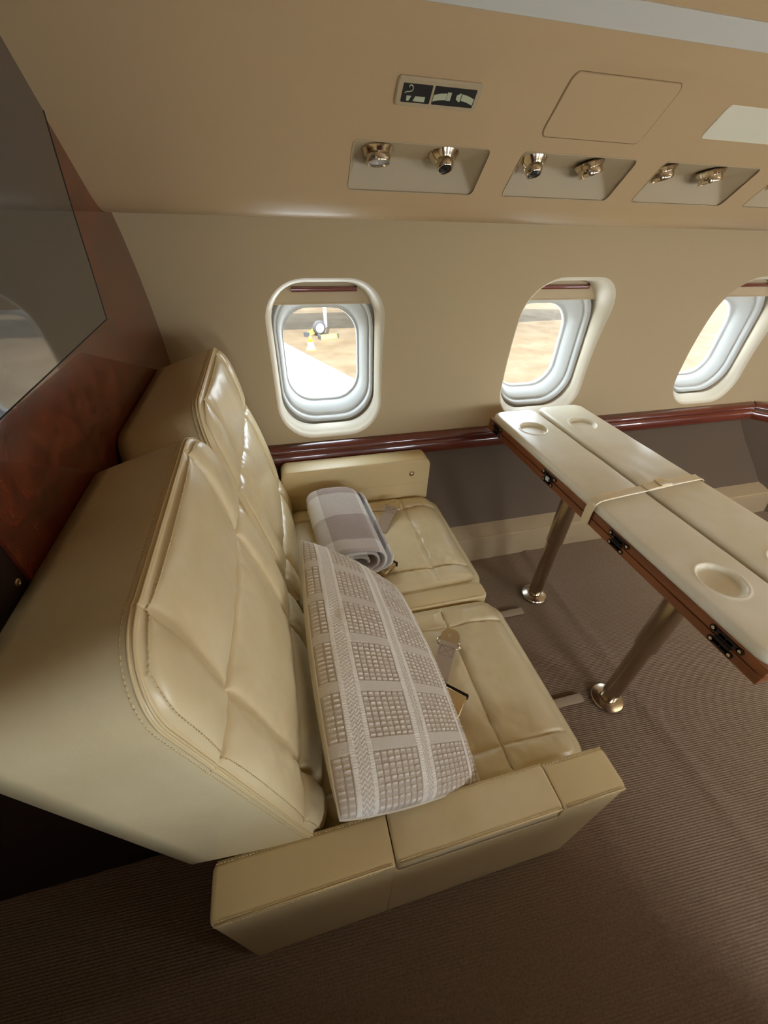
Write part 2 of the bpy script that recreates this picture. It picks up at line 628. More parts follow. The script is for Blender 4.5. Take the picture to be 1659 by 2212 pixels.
# ---- window wall: panels lofted round each window opening
WC = [0.2045 + 1.05 * k for k in range(5)]
def hole(cx, grow=0.0):
    return rrect(cx, 0.9840, 0.2275 + grow, 0.3190 + grow, 0.150 + grow)
wb = MB()
edges = [BX - 0.01] + [(WC[k] + WC[k + 1]) / 2 for k in range(4)] + [XE]
for k in range(5):
    x0, x1 = edges[k], edges[k + 1]
    z0, z1 = 0.585, 1.53
    inner = hole(WC[k])
    outer = rrect((x0 + x1) / 2, (z0 + z1) / 2, (x1 - x0) / 2, (z1 - z0) / 2, 0.0005)
    loops = []
    for t in np.linspace(0, 1, 14):
        t2 = t ** 1.3
        loops.append([(p[0] + (o_[0] - p[0]) * t2, WY(p[1] + (o_[1] - p[1]) * t2), p[1] + (o_[1] - p[1]) * t2) for p, o_ in zip(inner, outer)])
    wb.add(*g_loft(loops))
wall = wb.build('wall_back', 'wall', smooth=True, origin=(0, 1.65, 0))
tag(wall, 'tan curved cabin sidewall with rounded windows', kind='structure')

# ---- windows
for k in range(5):
    cx = WC[k]
    wnd = empty('window_%d' % (k + 1), (cx, 1.75, 0.665))
    lab = ['rounded cabin window directly above the sofa armrest, airplane wheel seen through it',
           'middle cabin window above the end of the folded table',
           'rightmost cabin window, cut by the edge of the photo', 'cabin window further forward, outside the photo',
           'cabin window furthest forward, outside the photo'][k]
    tag(wnd, lab, kind='structure')
    L = []
    L.append([(x, WY(z), z) for x, z in hole(cx)])
    for (g_, dy) in ((-0.003, 0.002), (-0.008, 0.007), (-0.013, 0.016), (-0.017, 0.030)):
        L.append([(x, WY(z) + dy, z) for x, z in hole(cx, g_)])
    seam = lambda grow: rrect(cx - 0.001, 0.990, 0.2045 + grow, 0.286 + grow, 0.136 + grow)
    L.append([(x, 1.710, z) for x, z in seam(0)])
    L.append([(x, 1.745, z) for x, z in seam(0.012)])
    o = MB().add(*g_loft(L)).build('reveal', 'bezel', wnd)
    # inner frame, stepped ring
    fr = []
    def floop(l, r_, b, t, rad, y):
        return [(x, y, z) for x, z in rrect(cx - 0.2045 + (l + r_) / 2, (b + t) / 2, (r_ - l) / 2, (t - b) / 2, rad)]
    fr.append(floop(-0.06, 0.47, 0.645, 1.33, 0.17, 1.744))
    fr.append(floop(0.000, 0.407, 0.7085, 1.262, 0.150, 1.742))
    fr.append(floop(0.002, 0.405, 0.7105, 1.260, 0.150, 1.722))
    fr.append(floop(0.006, 0.401, 0.714, 1.256, 0.148, 1.720))
    fr.append(floop(0.010, 0.396, 0.724, 1.246, 0.142, 1.752))
    fr.append(floop(0.0115, 0.3945, 0.7265, 1.243, 0.141, 1.764))
    fr.append(floop(0.0135, 0.3925, 0.7295, 1.240, 0.140, 1.764))
    fr.append(floop(0.0155, 0.3905, 0.7325, 1.237, 0.139, 1.758))
    fr.append(floop(0.020, 0.386, 0.739, 1.230, 0.136, 1.760))
    fr.append(floop(0.032, 0.366, 0.768, 1.186, 0.118, 1.822))
    fr.append(floop(0.035, 0.362, 0.773, 1.176, 0.116, 1.828))
    fr.append(floop(0.037, 0.359, 0.776, 1.168, 0.115, 1.826))
    fr.append(floop(0.039, 0.357, 0.779, 1.165, 0.114, 1.850))
    MB().add(*g_loft(fr)).build('frame', 'white', wnd)
    gk = [floop(0.0110, 0.395, 0.7255, 1.244, 0.141, 1.7655), floop(0.0145, 0.3915, 0.7305, 1.239, 0.139, 1.7655)]
    pane = floop(0.034, 0.362, 0.772, 1.17, 0.115, 1.838)
    n_ = len(pane)
    pv = [p for p in pane] + [(p[0], p[1] + 0.004, p[2]) for p in pane]
    obj('pane', pv, [tuple(range(n_)), tuple(reversed(range(n_, 2 * n_)))] + [(i, (i + 1) % n_, n_ + (i + 1) % n_, n_ + i) for i in range(n_)], 'glass', wnd, smooth=False)
    sh = MB().add(*g_box(cx - 0.207, cx + 0.204, 1.7125, 1.7185, 1.201, 1.282, 0.002)).add(*g_box(cx - 0.207, cx + 0.204, 1.7105, 1.7195, 1.199, 1.206, 0.002))
    so = sh.build('shade', 'shade', wnd, angle=40)
    # wooden pull along the shade
    hp = [(1.7125, 1.243), (1.704, 1.243), (1.699, 1.246), (1.698, 1.252), (1.700, 1.259), (1.7125, 1.262)]
    MB().add(*g_extrude(hp, cx - 0.119, cx + 0.131, closed=True)).build('handle', 'rail', so, angle=50)

# ---- lower side panel, ledge, rail
low = [(1.655, 0.600), (1.642, 0.56), (1.615, 0.50), (1.575, 0.42), (1.53, 0.34), (1.485, 0.26), (1.440, 0.176)]
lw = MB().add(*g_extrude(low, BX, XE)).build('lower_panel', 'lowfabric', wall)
XL = 2.72
bs = tag(MB().add(*g_extrude([(1.452, 0.19), (1.436, 0.176), (1.428, 0.172), (1.392, 0.142), (1.384, 0.1345), (1.378, 0.130), (1.372, 0.118), (1.362, 0.02), (1.360, -0.03)], BX, XE)).build('baseboard_back', 'ledge'), 'low carpeted ledge along the foot of the window wall', kind='structure')
MB().add(*g_tube([(BX, 1.3835, 0.1358), (XE, 1.3835, 0.1358)], 0.0016, 6)).build('seam', 'thread', bs)
rail = [(1.650, 0.648), (1.632, 0.646), (1.618, 0.640), (1.610, 0.632), (1.607, 0.622), (1.6095, 0.614), (1.606, 0.608), (1.600, 0.600), (1.600, 0.562), (1.604, 0.556), (1.640, 0.554)]
t1 = tag(MB().add(*g_extrude(rail, BX, XL, closed=True)).build('trim_1', 'rail', angle=40), 'glossy mahogany rail along the wall below the windows', kind='structure')
# the rail turns inboard at 45 degrees with the side ledge further forward
ang = MB()
d45 = Vector((0.7071, -0.7071, 0))
n45 = Vector((-0.7071, -0.7071, 0))
P0 = Vector((XL, 1.60, 0))
pr = [(p[0] - 1.600, p[1]) for p in rail]
L = []
for s in (-0.0, 0.62):
    L.append([tuple(P0 + d45 * s - n45 * a_ * 1.0 + Vector((0, 0, z_))) for a_, z_ in pr])
# mitre the first loop onto the straight rail
L[0] = [(XL + (p[0] - 1.600) * 0.414, p[0], p[1]) for p in rail]
tag(MB().add(*g_loft(L, cap0=True, cap1=True)).build('trim_2', 'rail', angle=40), 'mahogany rail turning inboard at the right edge', kind='structure')
pn = MB()
A_ = P0 + Vector((0.005, 0.005, 0)) - d45 * 0.08
B_ = P0 + d45 * 0.62 + Vector((0.005, 0.005, 0))
Cc = B_ + Vector((XE - B_.x, 0, 0))
Av = [tuple(p + Vector((0, 0, z))) for p in (A_, B_, Cc) for z in (-0.01, 0.62)]
pn.add(Av, [(0, 2, 3, 1), (2, 4, 5, 3)])
pn.add([(A_.x, A_.y, 0.625), (B_.x, B_.y, 0.625), (XE, B_.y, 0.625), (XE, 1.66, 0.625), (A_.x, 1.66, 0.625)], [(0, 1, 2, 3, 4)])
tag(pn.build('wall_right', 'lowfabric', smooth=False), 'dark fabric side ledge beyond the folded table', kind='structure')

# ---- headliner
KS = 0.984
def HZ(y):
    return 1.492 + KS * (1.383 - y)
lip = [(1.560, 1.560), (1.500, 1.492), (1.492, 1.480), (1.478, 1.474), (1.455, 1.4735), (1.432, 1.4755), (1.412, 1.480), (1.396, 1.4875), (1.384, 1.496), (1.374, HZ(1.374) + 0.0015), (1.365, HZ(1.365)), (1.354, HZ(1.354))]
upper = [(1.226, HZ(1.226)), (1.19, HZ(1.19)), (1.15, HZ(1.15)), (1.112, HZ(1.112)), (1.107, HZ(1.107) - 0.0015), (1.102, HZ(1.102) - 0.003), (1.096, HZ(1.096) - 0.003), (1.030, HZ(1.03) - 0.003), (0.96, 1.885), (0.86, 1.925), (0.70, 1.95), (0.4, 1.962), (0.0, 1.965), (-0.3, 1.95), (-0.5, 1.88), (-0.75, 1.62), (-0.88, 1.42)]
hb = MB()
hb.add(*g_extrude(lip, BX - 0.01, XE, xs=np.linspace(BX - 0.01, XE, 12)))
hb.add(*g_extrude(upper, BX - 0.01, XE, xs=np.linspace(BX - 0.01, XE, 12)))
NT = 4
TX = [(0.241 + 0.45 * k, 0.599 + 0.45 * k) for k in range(NT)]
def plane_pt(x, y, h=0.0):
    """point on the slanted headliner; h is height above its surface, toward the cabin"""
    return (x, y - 0.7014 * h, HZ(y) - 0.7128 * h)
def band(x0, x1):
    return [plane_pt(x, y) for x in (x0, x1) for y in (1.354, 1.226)]
hb.add(band(BX - 0.01, 0.20), [(0, 1, 3, 2)])
xl = 0.20
for (a, b) in TX:
    xr = b + 0.045
    hl_ = rrect((a + b) / 2, 1.2905, (b - a) / 2, 0.0455, 0.012)
    ol_ = rrect((xl + xr) / 2, 1.290, (xr - xl) / 2, 0.064, 0.0004)
    hb.add(*g_loft([[plane_pt(*p) for p in hl_], [plane_pt(p[0] * 0.5 + q_[0] * 0.5, p[1] * 0.5 + q_[1] * 0.5) for p, q_ in zip(hl_, ol_)], [plane_pt(*p) for p in ol_]]))
    xl = xr
hb.add(band(xl, XE), [(0, 1, 3, 2)])
ceil = hb.build('ceiling', 'headliner', smooth=True, angle=35, origin=(0, 0, 1.5))
tag(ceil, 'tan padded headliner sloping over the windows', kind='structure')
ob = MB().add(*g_extrude([(1.70, 1.47), (1.70, 1.66), (1.2, 2.05), (-0.6, 2.05), (-1.0, 1.6), (-1.0, 1.4)], -1.8, XE + 0.05))
ob.build('outer_skin', 'jetwhite', ceil, smooth=False)

def plate(x0, x1, ylo, yhi, h0, h1, r, bev=0.0015):
    """rounded plate lying on the slanted headliner"""
    c = ((x0 + x1) / 2, (ylo + yhi) / 2)
    hw, hh = (x1 - x0) / 2, abs(ylo - yhi) / 2
    A1 = rrect(c[0], c[1], hw, hh, r)
    A2 = rrect(c[0], c[1], hw - bev, hh - bev * 0.7, max(r - bev, 0.0005))
    return g_loft([[plane_pt(p[0], p[1], h0) for p in A1], [plane_pt(p[0], p[1], h1 - bev) for p in A1], [plane_pt(p[0], p[1], h1) for p in A2]], cap0=True, cap1=True)

tag(MB().add(*plate(BX, XE, 1.069, 1.0375, 0.0, 0.0065, 0.001)).build('ceiling_light_strip', 'lensstrip', angle=30), 'long white diffuser strip along the ceiling edge', 'light strip')
acp = tag(MB().add(*plate(0.711, 1.005, 1.216, 1.122, -0.002, 0.0028, 0.014)).build('access_panel', 'headliner', angle=30), 'square tan access panel in the sloping headliner', 'panel')
lpg = rrect(0.858, 1.169, 0.1485, 0.0485, 0.0155)
MB().add(*g_tube([plane_pt(p[0], p[1], 0.0) for p in lpg], 0.0008, 6, True)).build('edge_gap', 'gapbrown', acp)  # brown line painted as the shade in the gap round the panel
tag(MB().add(*plate(1.178, 1.47, 1.198, 1.141, -0.002, 0.0025, 0.010)).build('ceiling_light', 'lens', angle=30), 'pale rectangular light panel at the right of the headliner', 'light')

# ---- vent trays with lamps and air nozzles
def make_tray(a, b, label, group):
    A, B, C_, D = [Vector(plane_pt(x, y, -0.0015)) for x, y in ((a - 0.004, 1.2435), (b + 0.004, 1.2435), (b + 0.004, 1.3375), (a - 0.004, 1.3375))]
    J1, J2 = Vector((a + 0.022, 1.338, 1.609)), Vector((b - 0.045, 1.338, 1.609))
    bm = bmesh.new()
    vs = [bm.verts.new(p) for p in (A, B, C_, D, J1, J2)]
    for q_ in ((0, 1, 5, 4), (3, 4, 5, 2), (0, 4, 3), (1, 2, 5)):
        bm.faces.new([vs[i] for i in q_])
    bm.normal_update()
    ed = [e for e in bm.edges if len(e.link_faces) == 2]
    bmesh.ops.bevel(bm, geom=ed, offset=0.007, segments=3, profile=0.5, affect='EDGES')
    bm.verts.index_update()
    v = [tuple(p.co) for p in bm.verts]
    f = [tuple(p.index for p in fc.verts) for fc in bm.faces]
    bm.free()
    t = empty('vent_tray', ((a + b) / 2, 1.30, 1.55))
    tag(t, label, 'vent tray', group)
    obj('housing', v, f, 'tray', t, angle=40)
    lp = rrect((a + b) / 2, 1.2905, (b - a) / 2, 0.0455, 0.012)
    MB().add(*g_tube([plane_pt(p[0], p[1], 0.0003) for p in lp], 0.0016, 6, True)).build('rim', 'tray', t)

ordn = ['leftmost beige recessed tray holding a lamp and an air nozzle', 'second beige recessed tray from the left, air nozzle left of its lamp',
        'third beige recessed tray from the left holding two lamps', 'fourth beige recessed tray, cut by the right edge of the photo',
        'beige recessed tray further forward, outside the photo', 'beige recessed tray furthest forward, outside the photo']
for k, (a, b) in enumerate(TX):
    make_tray(a, b, ordn[k], 'recessed trays in the headliner')

def fixture(kind, x, tilt, label):
    ax = Vector((tilt, -0.20 if kind == 'lamp' else -0.46, -0.97 if kind == 'lamp' else -0.88)).normalized()
    ey = Vector((0, 1, 0))
    ex = ey.cross(ax).normalized()
    ey = ax.cross(ex)
    o0 = Vector((x, 1.292, 1.6175))
    mt = frame(o0, ex, ey, ax)
    t = empty('reading_light' if kind == 'lamp' else 'air_nozzle', o0)
    tag(t, label, 'reading light' if kind == 'lamp' else 'air vent', 'brass fittings in the overhead trays')
    if kind == 'lamp':
        MB().add(*g_lathe([(0.0, -0.003), (0.040, -0.003), (0.0405, 0.001), (0.038, 0.004), (0.0355, 0.008), (0.0335, 0.011)], mt, 40)).build('flange', 'chrome', t, angle=35)
        MB().add(*g_lathe([(0.0300, 0.009), (0.0310, 0.011), (0.0310, 0.026), (0.0300, 0.028), (0.0280, 0.028), (0.0276, 0.024)], mt, 40, caps=False)).build('barrel', 'chrome', t, angle=35)
        MB().add(*g_lathe([(0.0276, 0.0235), (0.020, 0.0225), (0.008, 0.0220), (0.0005, 0.0218)], mt, 32, caps=False)).build('lens', 'lampglass', t)
    else:
        MB().add(*g_lathe([(0.0, -0.004), (0.039, -0.004), (0.039, 0.001), (0.0365, 0.004), (0.032, 0.010), (0.027, 0.015), (0.0245, 0.018)], mt, 40)).build('flange', 'chrome', t, angle=35)
        MB().add(*g_lathe([(0.0225, 0.016), (0.0225, 0.028), (0.0205, 0.035), (0.0190, 0.0365), (0.0172, 0.0358), (0.0168, 0.0325)], mt, 40, caps=False)).build('nozzle', 'chrome', t, angle=35)
        c = MB().add(*g_lathe([(0.0170, 0.0335), (0.0005, 0.0320)], mt, 28, caps=False)).build('mouth', 'black', t)
        MB().add(*g_lathe([(0.0085, 0.0325), (0.0095, 0.0345), (0.0065, 0.0345), (0.0060, 0.0325)], mt, 24, caps=False)).build('inner_ring', 'blackmetal', t)
fixture('lamp', 0.312, 0.0, 'brass reading lamp in the leftmost tray')
fixture('noz', 0.489, 0.0, 'brass air nozzle in the leftmost tray')
fixture('noz', 0.748, 0.06, 'brass air nozzle in the second tray')
fixture('lamp', 0.930, 0.28, 'brass reading lamp in the second tray')
fixture('lamp', 1.180, 0.18, 'left of the two brass reading lamps in the third tray')
fixture('lamp', 1.362, 0.20, 'right of the two brass reading lamps in the third tray')
fixture('lamp', 1.640, 0.20, 'brass reading lamp in the fourth tray, at the right edge of the photo')

# ---- lit cabin sign: no smoking and seat belt symbols
sg = empty('cabin_sign', plane_pt(0.415, 1.1685))
tag(sg, 'small sign with cigarette and seat belt symbols on the headliner', 'sign')
MB().add(*plate(0.3195, 0.5125, 1.1880, 1.1495, -0.002, 0.006, 0.008, 0.003)).build('frame', 'tray', sg, angle=30)
p1 = MB().add(*plate(0.3325, 0.3985, 1.1815, 1.1565, 0.003, 0.0064, 0.002, 0.0003)).build('smoking_panel', 'signdark', sg, angle=30)
p2 = MB().add(*plate(0.4035, 0.5010, 1.1815, 1.1565, 0.003, 0.0064, 0.002, 0.0003)).build('belt_panel', 'signdark', sg, angle=30)
def mark(name, poly, parent, h=0.0072):
    n = len(poly)
    v = [plane_pt(x, y, 0.0055) for x, y in poly] + [plane_pt(x, y, h) for x, y in poly]
    return obj(name, v, [tuple(range(n)), tuple(reversed(range(n, 2 * n)))] + [(i, (i + 1) % n, n + (i + 1) % n, n + i) for i in range(n)], 'signmark', parent, smooth=False)
mark('cigarette_filter', [(0.3440, 1.1722), (0.3545, 1.1722), (0.3500, 1.1788), (0.3450, 1.1788)], p1)
mark('cigarette', [(0.3635, 1.1722), (0.3860, 1.1722), (0.3860, 1.1788), (0.3595, 1.1788)], p1)
MB().add(*g_tube([plane_pt(x, y, 0.0068) for x, y in ((0.3385, 1.1690), (0.3415, 1.1672), (0.3465, 1.1668), (0.3525, 1.1660), (0.3555, 1.1635), (0.3545, 1.1600), (0.3500, 1.1582), (0.3460, 1.1590), (0.3470, 1.1612))], 0.0011, 6)).build('smoke', 'signmark', p1)
def arc_band(xa, xb, ya, yb, bow, w_):
    n = 8
    top, bot = [], []
    for i in range(n + 1):
        t = i / n
        x = xa + (xb - xa) * t
        y = ya + (yb - ya) * t - bow * math.sin(math.pi * t)
        top.append((x, y - w_ / 2)); bot.append((x, y + w_ / 2))
    return top + bot[::-1]
mark('belt_left', arc_band(0.4045, 0.4340, 1.1725, 1.1690, 0.0008, 0.0085), p2)
mark('buckle', [(0.4350, 1.1630), (0.4440, 1.1630), (0.4440, 1.1740), (0.4350, 1.1740)], p2)
mark('tongue', [(0.4570, 1.1660), (0.4640, 1.1630), (0.4670, 1.1630), (0.4670, 1.1740), (0.4640, 1.1740), (0.4570, 1.1710)], p2)
mark('belt_right', arc_band(0.4690, 0.4985, 1.1680, 1.1730, 0.0008, 0.0085), p2)

# ---- bulkhead behind the sofa, cabinet behind it, dark jamb
bk_ = MB().add(*g_box(BX - 0.03, BX, 0.505, 1.72, -0.02, 2.04)).build('wall_left', 'burl', smooth=False)
tag(bk_, 'glossy mahogany burl bulkhead behind the sofa', kind='structure')
cb = MB().add(*g_box(-1.74, BX - 0.031, 0.44, 1.72, -0.02, 2.04)).build('cabinet_block', 'darkcab', bk_, smooth=False)
jm = MB().add(*g_box(BX - 0.03, BX - 0.004, 0.44, 0.5045, -0.02, 2.04, 0.002)).build('jamb', 'darkjamb', bk_, angle=40)
for (yy, zz) in ((0.488, 1.072), (0.488, 0.62), (0.488, 1.55)):
    mt = frame((BX - 0.0045, yy, zz), (0, 1, 0), (0, 0, 1), (1, 0, 0))
    sc = MB().add(*g_lathe([(0.0, 0.0), (0.0065, 0.0), (0.0065, 0.0012), (0.005, 0.0024), (0.0028, 0.0024), (0.0024, 0.0012)], mt, 16)).build('screw', 'chrome', jm, angle=40)
# other ends of the cabin, all behind or outside the camera's view
ow = MB()
opw = [0.20, 1.25, 2.30, 3.35, 4.40]
xe_ = [-1.8, -0.33] + [(opw[i] + opw[i + 1]) / 2 for i in range(4)] + [XE]
ow.add([(-1.8, -0.9, -0.02), (-0.33, -0.9, -0.02), (-0.33, -0.9, 1.5), (-1.8, -0.9, 1.5)], [(0, 1, 2, 3)])
for k in range(5):
    inner = rrect(opw[k], 0.98, 0.19, 0.24, 0.10)
    x0, x1 = xe_[k + 1], xe_[k + 2]
    outer = rrect((x0 + x1) / 2, 0.74, (x1 - x0) / 2, 0.76, 0.0005)
    ow.add(*g_loft([[(p[0], -0.9, p[1]) for p in inner], [(p[0], -0.9, p[1]) for p in outer]]))
    ow.add(*g_loft([[(p[0], -0.9, p[1]) for p in inner], [(p[0], -0.99, p[1]) for p in inner]]))
tag(ow.build('wall_front', 'wall', smooth=False), 'tan sidewall across the aisle, behind the camera', kind='structure')
ew = MB().add(*g_box(XE, XE + 0.04, -1.0, 1.9, -0.05, 2.05)).add(*g_box(-1.80, -1.76, -1.0, 0.46, -0.05, 2.05))
tag(ew.build('wall_ends', 'wall', smooth=False), 'end partitions closing the cabin, outside the photo', kind='structure')

cz = MB().add(*g_box(-0.30, 1.05, -0.895, -0.42, -0.02, 0.80, 0.004)).build('side_cabinet', 'burl', smooth=False)  # unseen block, added to keep window light off the aisle floor
tag(cz, 'low mahogany side cabinet across the aisle, outside the photo', kind='structure')

# ---- screen let into the bulkhead
scp = [(0.555, 1.2505), (1.166, 1.2705), (1.178, 1.33), (1.190, 1.40), (1.203, 1.48), (1.222, 1.57), (1.250, 1.68), (1.05, 1.95), (0.555, 1.95)]
sc_ = empty('wall_screen', (BX, 0.9, 1.25))
tag(sc_, 'dark grey glossy screen set into the mahogany bulkhead', 'screen')
n_ = len(scp)
cen = Vector((0.9, 1.45))
def scl(f):
    return [(cen.x + (y - cen.x) * f, cen.y + (z - cen.y) * f) for y, z in scp]
inn = scl(0.988)
obj('glass', [(BX + 0.0035, y, z) for y, z in inn] + [(BX - 0.004, y, z) for y, z in inn], [tuple(range(n_)), tuple(reversed(range(n_, 2 * n_)))] + [(i, n_ + i, n_ + (i + 1) % n_, (i + 1) % n_) for i in range(n_)], 'screen', sc_, smooth=False)
bz = [[(BX - 0.003, y, z) for y, z in scp], [(BX + 0.0045, y, z) for y, z in scl(0.998)], [(BX + 0.0045, y, z) for y, z in scl(0.991)], [(BX + 0.001, y, z) for y, z in scl(0.987)]]
MB().add(*g_loft(bz)).build('bezel', 'blackmetal', sc_, smooth=False)

# ================================================================== the sofa
sofa = empty('leather_sofa', (0.2, 0.88, 0.0))
tag(sofa, 'cream leather two-seat sofa with low armrests against the bulkhead', 'sofa')

def seam_disp(ulines, vlines, amp, A, B, groove=0.008, gw=0.0075, wr=0.0025, seed=0.0, tufts=()):
    """pillowy channels between stitched seams; ulines at fixed x, vlines at fixed y"""
    U = sorted([-A] + list(ulines) + [A])
    Vv = sorted([-B] + list(vlines) + [B])
    def cell(t, L):
        for i in range(len(L) - 1):
            if t <= L[i + 1] or i == len(L) - 2:
                c = (t - L[i]) / max(L[i + 1] - L[i], 1e-6)
                c = min(max(c, 0.0), 1.0)
                wd = L[i + 1] - L[i]
                return (1 - abs(2 * c - 1) ** 2.6), wd
    def f(x, y, u, v):
        cu, wu = cell(x, U)
        cv, wv = cell(y, Vv)
        k = min(1.0, min(wu, wv) / 0.16)
        h = amp * (0.45 + 0.55 * k) * (cu ** 0.45) * (cv ** 0.45)
        d, crease = 0.0, 0.0
        for l in ulines:
            d = max(d, sm_abs(x - l, gw))
            crease = max(crease, sm_abs(x - l, 0.0013))
        for l in vlines:
            d = max(d, sm_abs(y - l, gw))
            crease = max(crease, sm_abs(y - l, 0.0013))
        edf = min(1.0, (1 - abs(u)) * A / 0.022) * min(1.0, (1 - abs(v)) * B / 0.022)
        h -= groove * d * (0.12 + 0.88 * edf)
        h -= 0.0100 * crease * (0.2 + 0.8 * edf)
        ed = min(1, (1 - abs(u)) * A / 0.03) * min(1, (1 - abs(v)) * B / 0.03)
        # slack wrinkles running out of the seams
        near = 0.0
        for l in ulines:
            near = max(near, math.exp(-abs(x - l) / 0.055))
        for l in vlines:
            near = max(near, math.exp(-abs(y - l) / 0.055))
        h += wr * ed * (0.35 + near) * noise.noise(Vector((x * 16 + seed, y * 16, seed * 1.7)))
        h += wr * 0.9 * ed * near * noise.noise(Vector((x * 48 + seed, y * 34, seed)))
        for (tx, ty, ta) in tufts:
            h -= ta * math.exp(-((x - tx) ** 2 + (y - ty) ** 2) / 0.0006)
        return h
    return f

def seam_shade_lines(O, eu, ev, n, ulines, vlines, A, B, f, parent):
    """the sewn line lying in each groove"""
    O, eu, ev, n = Vector(O), Vector(eu), Vector(ev), Vector(n)
    for l in ulines:
        pts = [O + eu * l + ev * (B * t) + n * (f(l, B * t, l / A, t) + 0.0065) for t in np.linspace(-0.985, 0.985, 90)]
        MB().add(*g_tube(pts, 0.0011, 5)).build('seam', 'seamline', parent)
    for l in vlines:
        pts = [O + eu * (A * t) + ev * l + n * (f(A * t, l, t, l / B) + 0.0065) for t in np.linspace(-0.985, 0.985, 90)]
        MB().add(*g_tube(pts, 0.0011, 5)).build('seam', 'seamline', parent)

def backrest(y0, y1, seams_y, seed):
    bot, top = Vector((-0.030, 0, 0.395)), Vector((-0.192, 0, 1.128))
    ev = (top - bot).normalized()
    n = Vector((ev.z, 0, -ev.x))
    b = (top - bot).length / 2
    a = (y1 - y0) / 2
    c = (y0 + y1) / 2
    O = (bot + top) / 2 + Vector((0, c, 0))
    rb, rt = Vector((-0.262, c, 0.455)), Vector((-0.384, c, 1.062))
    ev2 = (rt - rb).normalized()
    hs = [0.525 - b, 0.168 - b]
    A, B = a - 0.009, b - 0.009
    f = seam_disp([y - c for y in seams_y], hs, 0.026, A, B, seed=seed, wr=0.0038)
    V, Fc, rings = puffy(O, (0, 1, 0), ev, n, a, b, 0.105, 0.009, 130, 150, f, ((rb + rt) / 2, (0, 1, 0), ev2, a - 0.006, (rt - rb).length / 2, 0.08), mid=6, us=clustered(120, [y - c for y in seams_y], A), vs=clustered(140, hs, B))
    # the top and side panels bulge a little between front seam and back
    o = obj('backrest', V, Fc, 'leather', sofa)
    seam_shade_lines(O, (0, 1, 0), ev, n, [y - c for y in seams_y], hs, A, B, f, o)
    # double piped seam where the front panel meets the side panel
    r1 = [p + n * 0.0006 for p in rings[2]]
    r2_ = [p + n * 0.0002 for p in rings[4]]
    MB().add(*g_tube(r1, 0.0019, 6, True)).build('piping', 'leather_side', o)
    MB().add(*g_tube(r2_, 0.0019, 6, True)).build('piping', 'leather_side', o)
    st = MB()
    cen = O
    out = [(p - cen) - n * ((p - cen).dot(n)) for p in rings[4]]
    inner = [p + n * 0.0006 for p in rings[5]]
    outer = [p - n * 0.0085 + q_.normalized() * 0.0002 for p, q_ in zip(rings[4], out)]
    v_, f_ = g_stitches(outer + outer[:1], [q_.normalized() for q_ in out] + [out[0]])
    st.add(v_, f_)
    v_, f_ = g_stitches(inner + inner[:1], [n] * (len(inner) + 1))
    st.add(v_, f_)
    so = st.build('stitching', 'thread', o, smooth=False)
    so['kind'] = 'stuff'
    return o
backrest(0.250, 0.868, [0.357, 0.735], 1.3)
backrest(0.895, 1.525, [1.015, 1.405], 5.1)

def seat(y0, y1, seams_y, seam_x, seed):
    x0, x1 = -0.055, 0.672
    a, b = (x1 - x0) / 2, (y1 - y0) / 2
    cx, c = (x0 + x1) / 2, (y0 + y1) / 2
    A, B = a - 0.028, b - 0.028
    f0 = seam_disp([seam_x - cx, 0.10 - cx], [y - c for y in seams_y], 0.015, A, B, seed=seed, wr=0.0050, groove=0.004, gw=0.006)
    f = lambda x, y, u, v: f0(x, y, u, v) - 0.008 * max(0.0, u) ** 2 - 0.022 * max(0.0, (u - 0.80) / 0.20) ** 2
    O = Vector((cx, c, 0.394))
    V, Fc, rings = puffy(O, (1, 0, 0), (0, 1, 0), (0, 0, 1), a, b, 0.065, 0.028, 140, 120, f, ((cx - 0.01, c, 0.27), (1, 0, 0), (0, 1, 0), a - 0.015, b - 0.006, 0.05), us=clustered(130, [seam_x - cx, 0.10 - cx], A), vs=clustered(110, [y - c for y in seams_y], B))
    o = obj('seat_cushion', V, Fc, 'leather', sofa)
    seam_shade_lines(O, (1, 0, 0), (0, 1, 0), (0, 0, 1), [seam_x - cx, 0.10 - cx], [y - c for y in seams_y], A, B, f, o)
    rg = [Vector((p.x, p.y, p.z)) for p in rings[4]]
    MB().add(*g_tube([p + Vector((0, 0, -0.002)) for p in rg], 0.0018, 6, True)).build('piping', 'leather_side', o)
    st = MB()
    for off in (0.006, -0.008):
        pts = [p + Vector((0, 0, -0.002 + off)) for p in rg]
        nm = [Vector((p.x - cx, (p.y - c), 0)) for p in rg]
        nm = [Vector((1 if abs(q_.x) > a * 0.96 else 0, 1 if abs(q_.y) > b * 0.96 else 0, 0.2)) for q_ in nm]
        nm = [Vector((math.copysign(n_.x, p.x - cx) if n_.x else 0, math.copysign(n_.y, p.y - c) if n_.y else 0, 0.2)) for n_, p in zip(nm, rg)]
        v_, f_ = g_stitches(pts, nm)
        st.add(v_, f_)
    so = st.build('stitching', 'thread', o, smooth=False)
    so['kind'] = 'stuff'
    return o
seat(0.258, 0.820, [0.345, 0.725], 0.440, 9.7)
seat(0.902, 1.490, [1.000, 1.392], 0.482, 3.3)

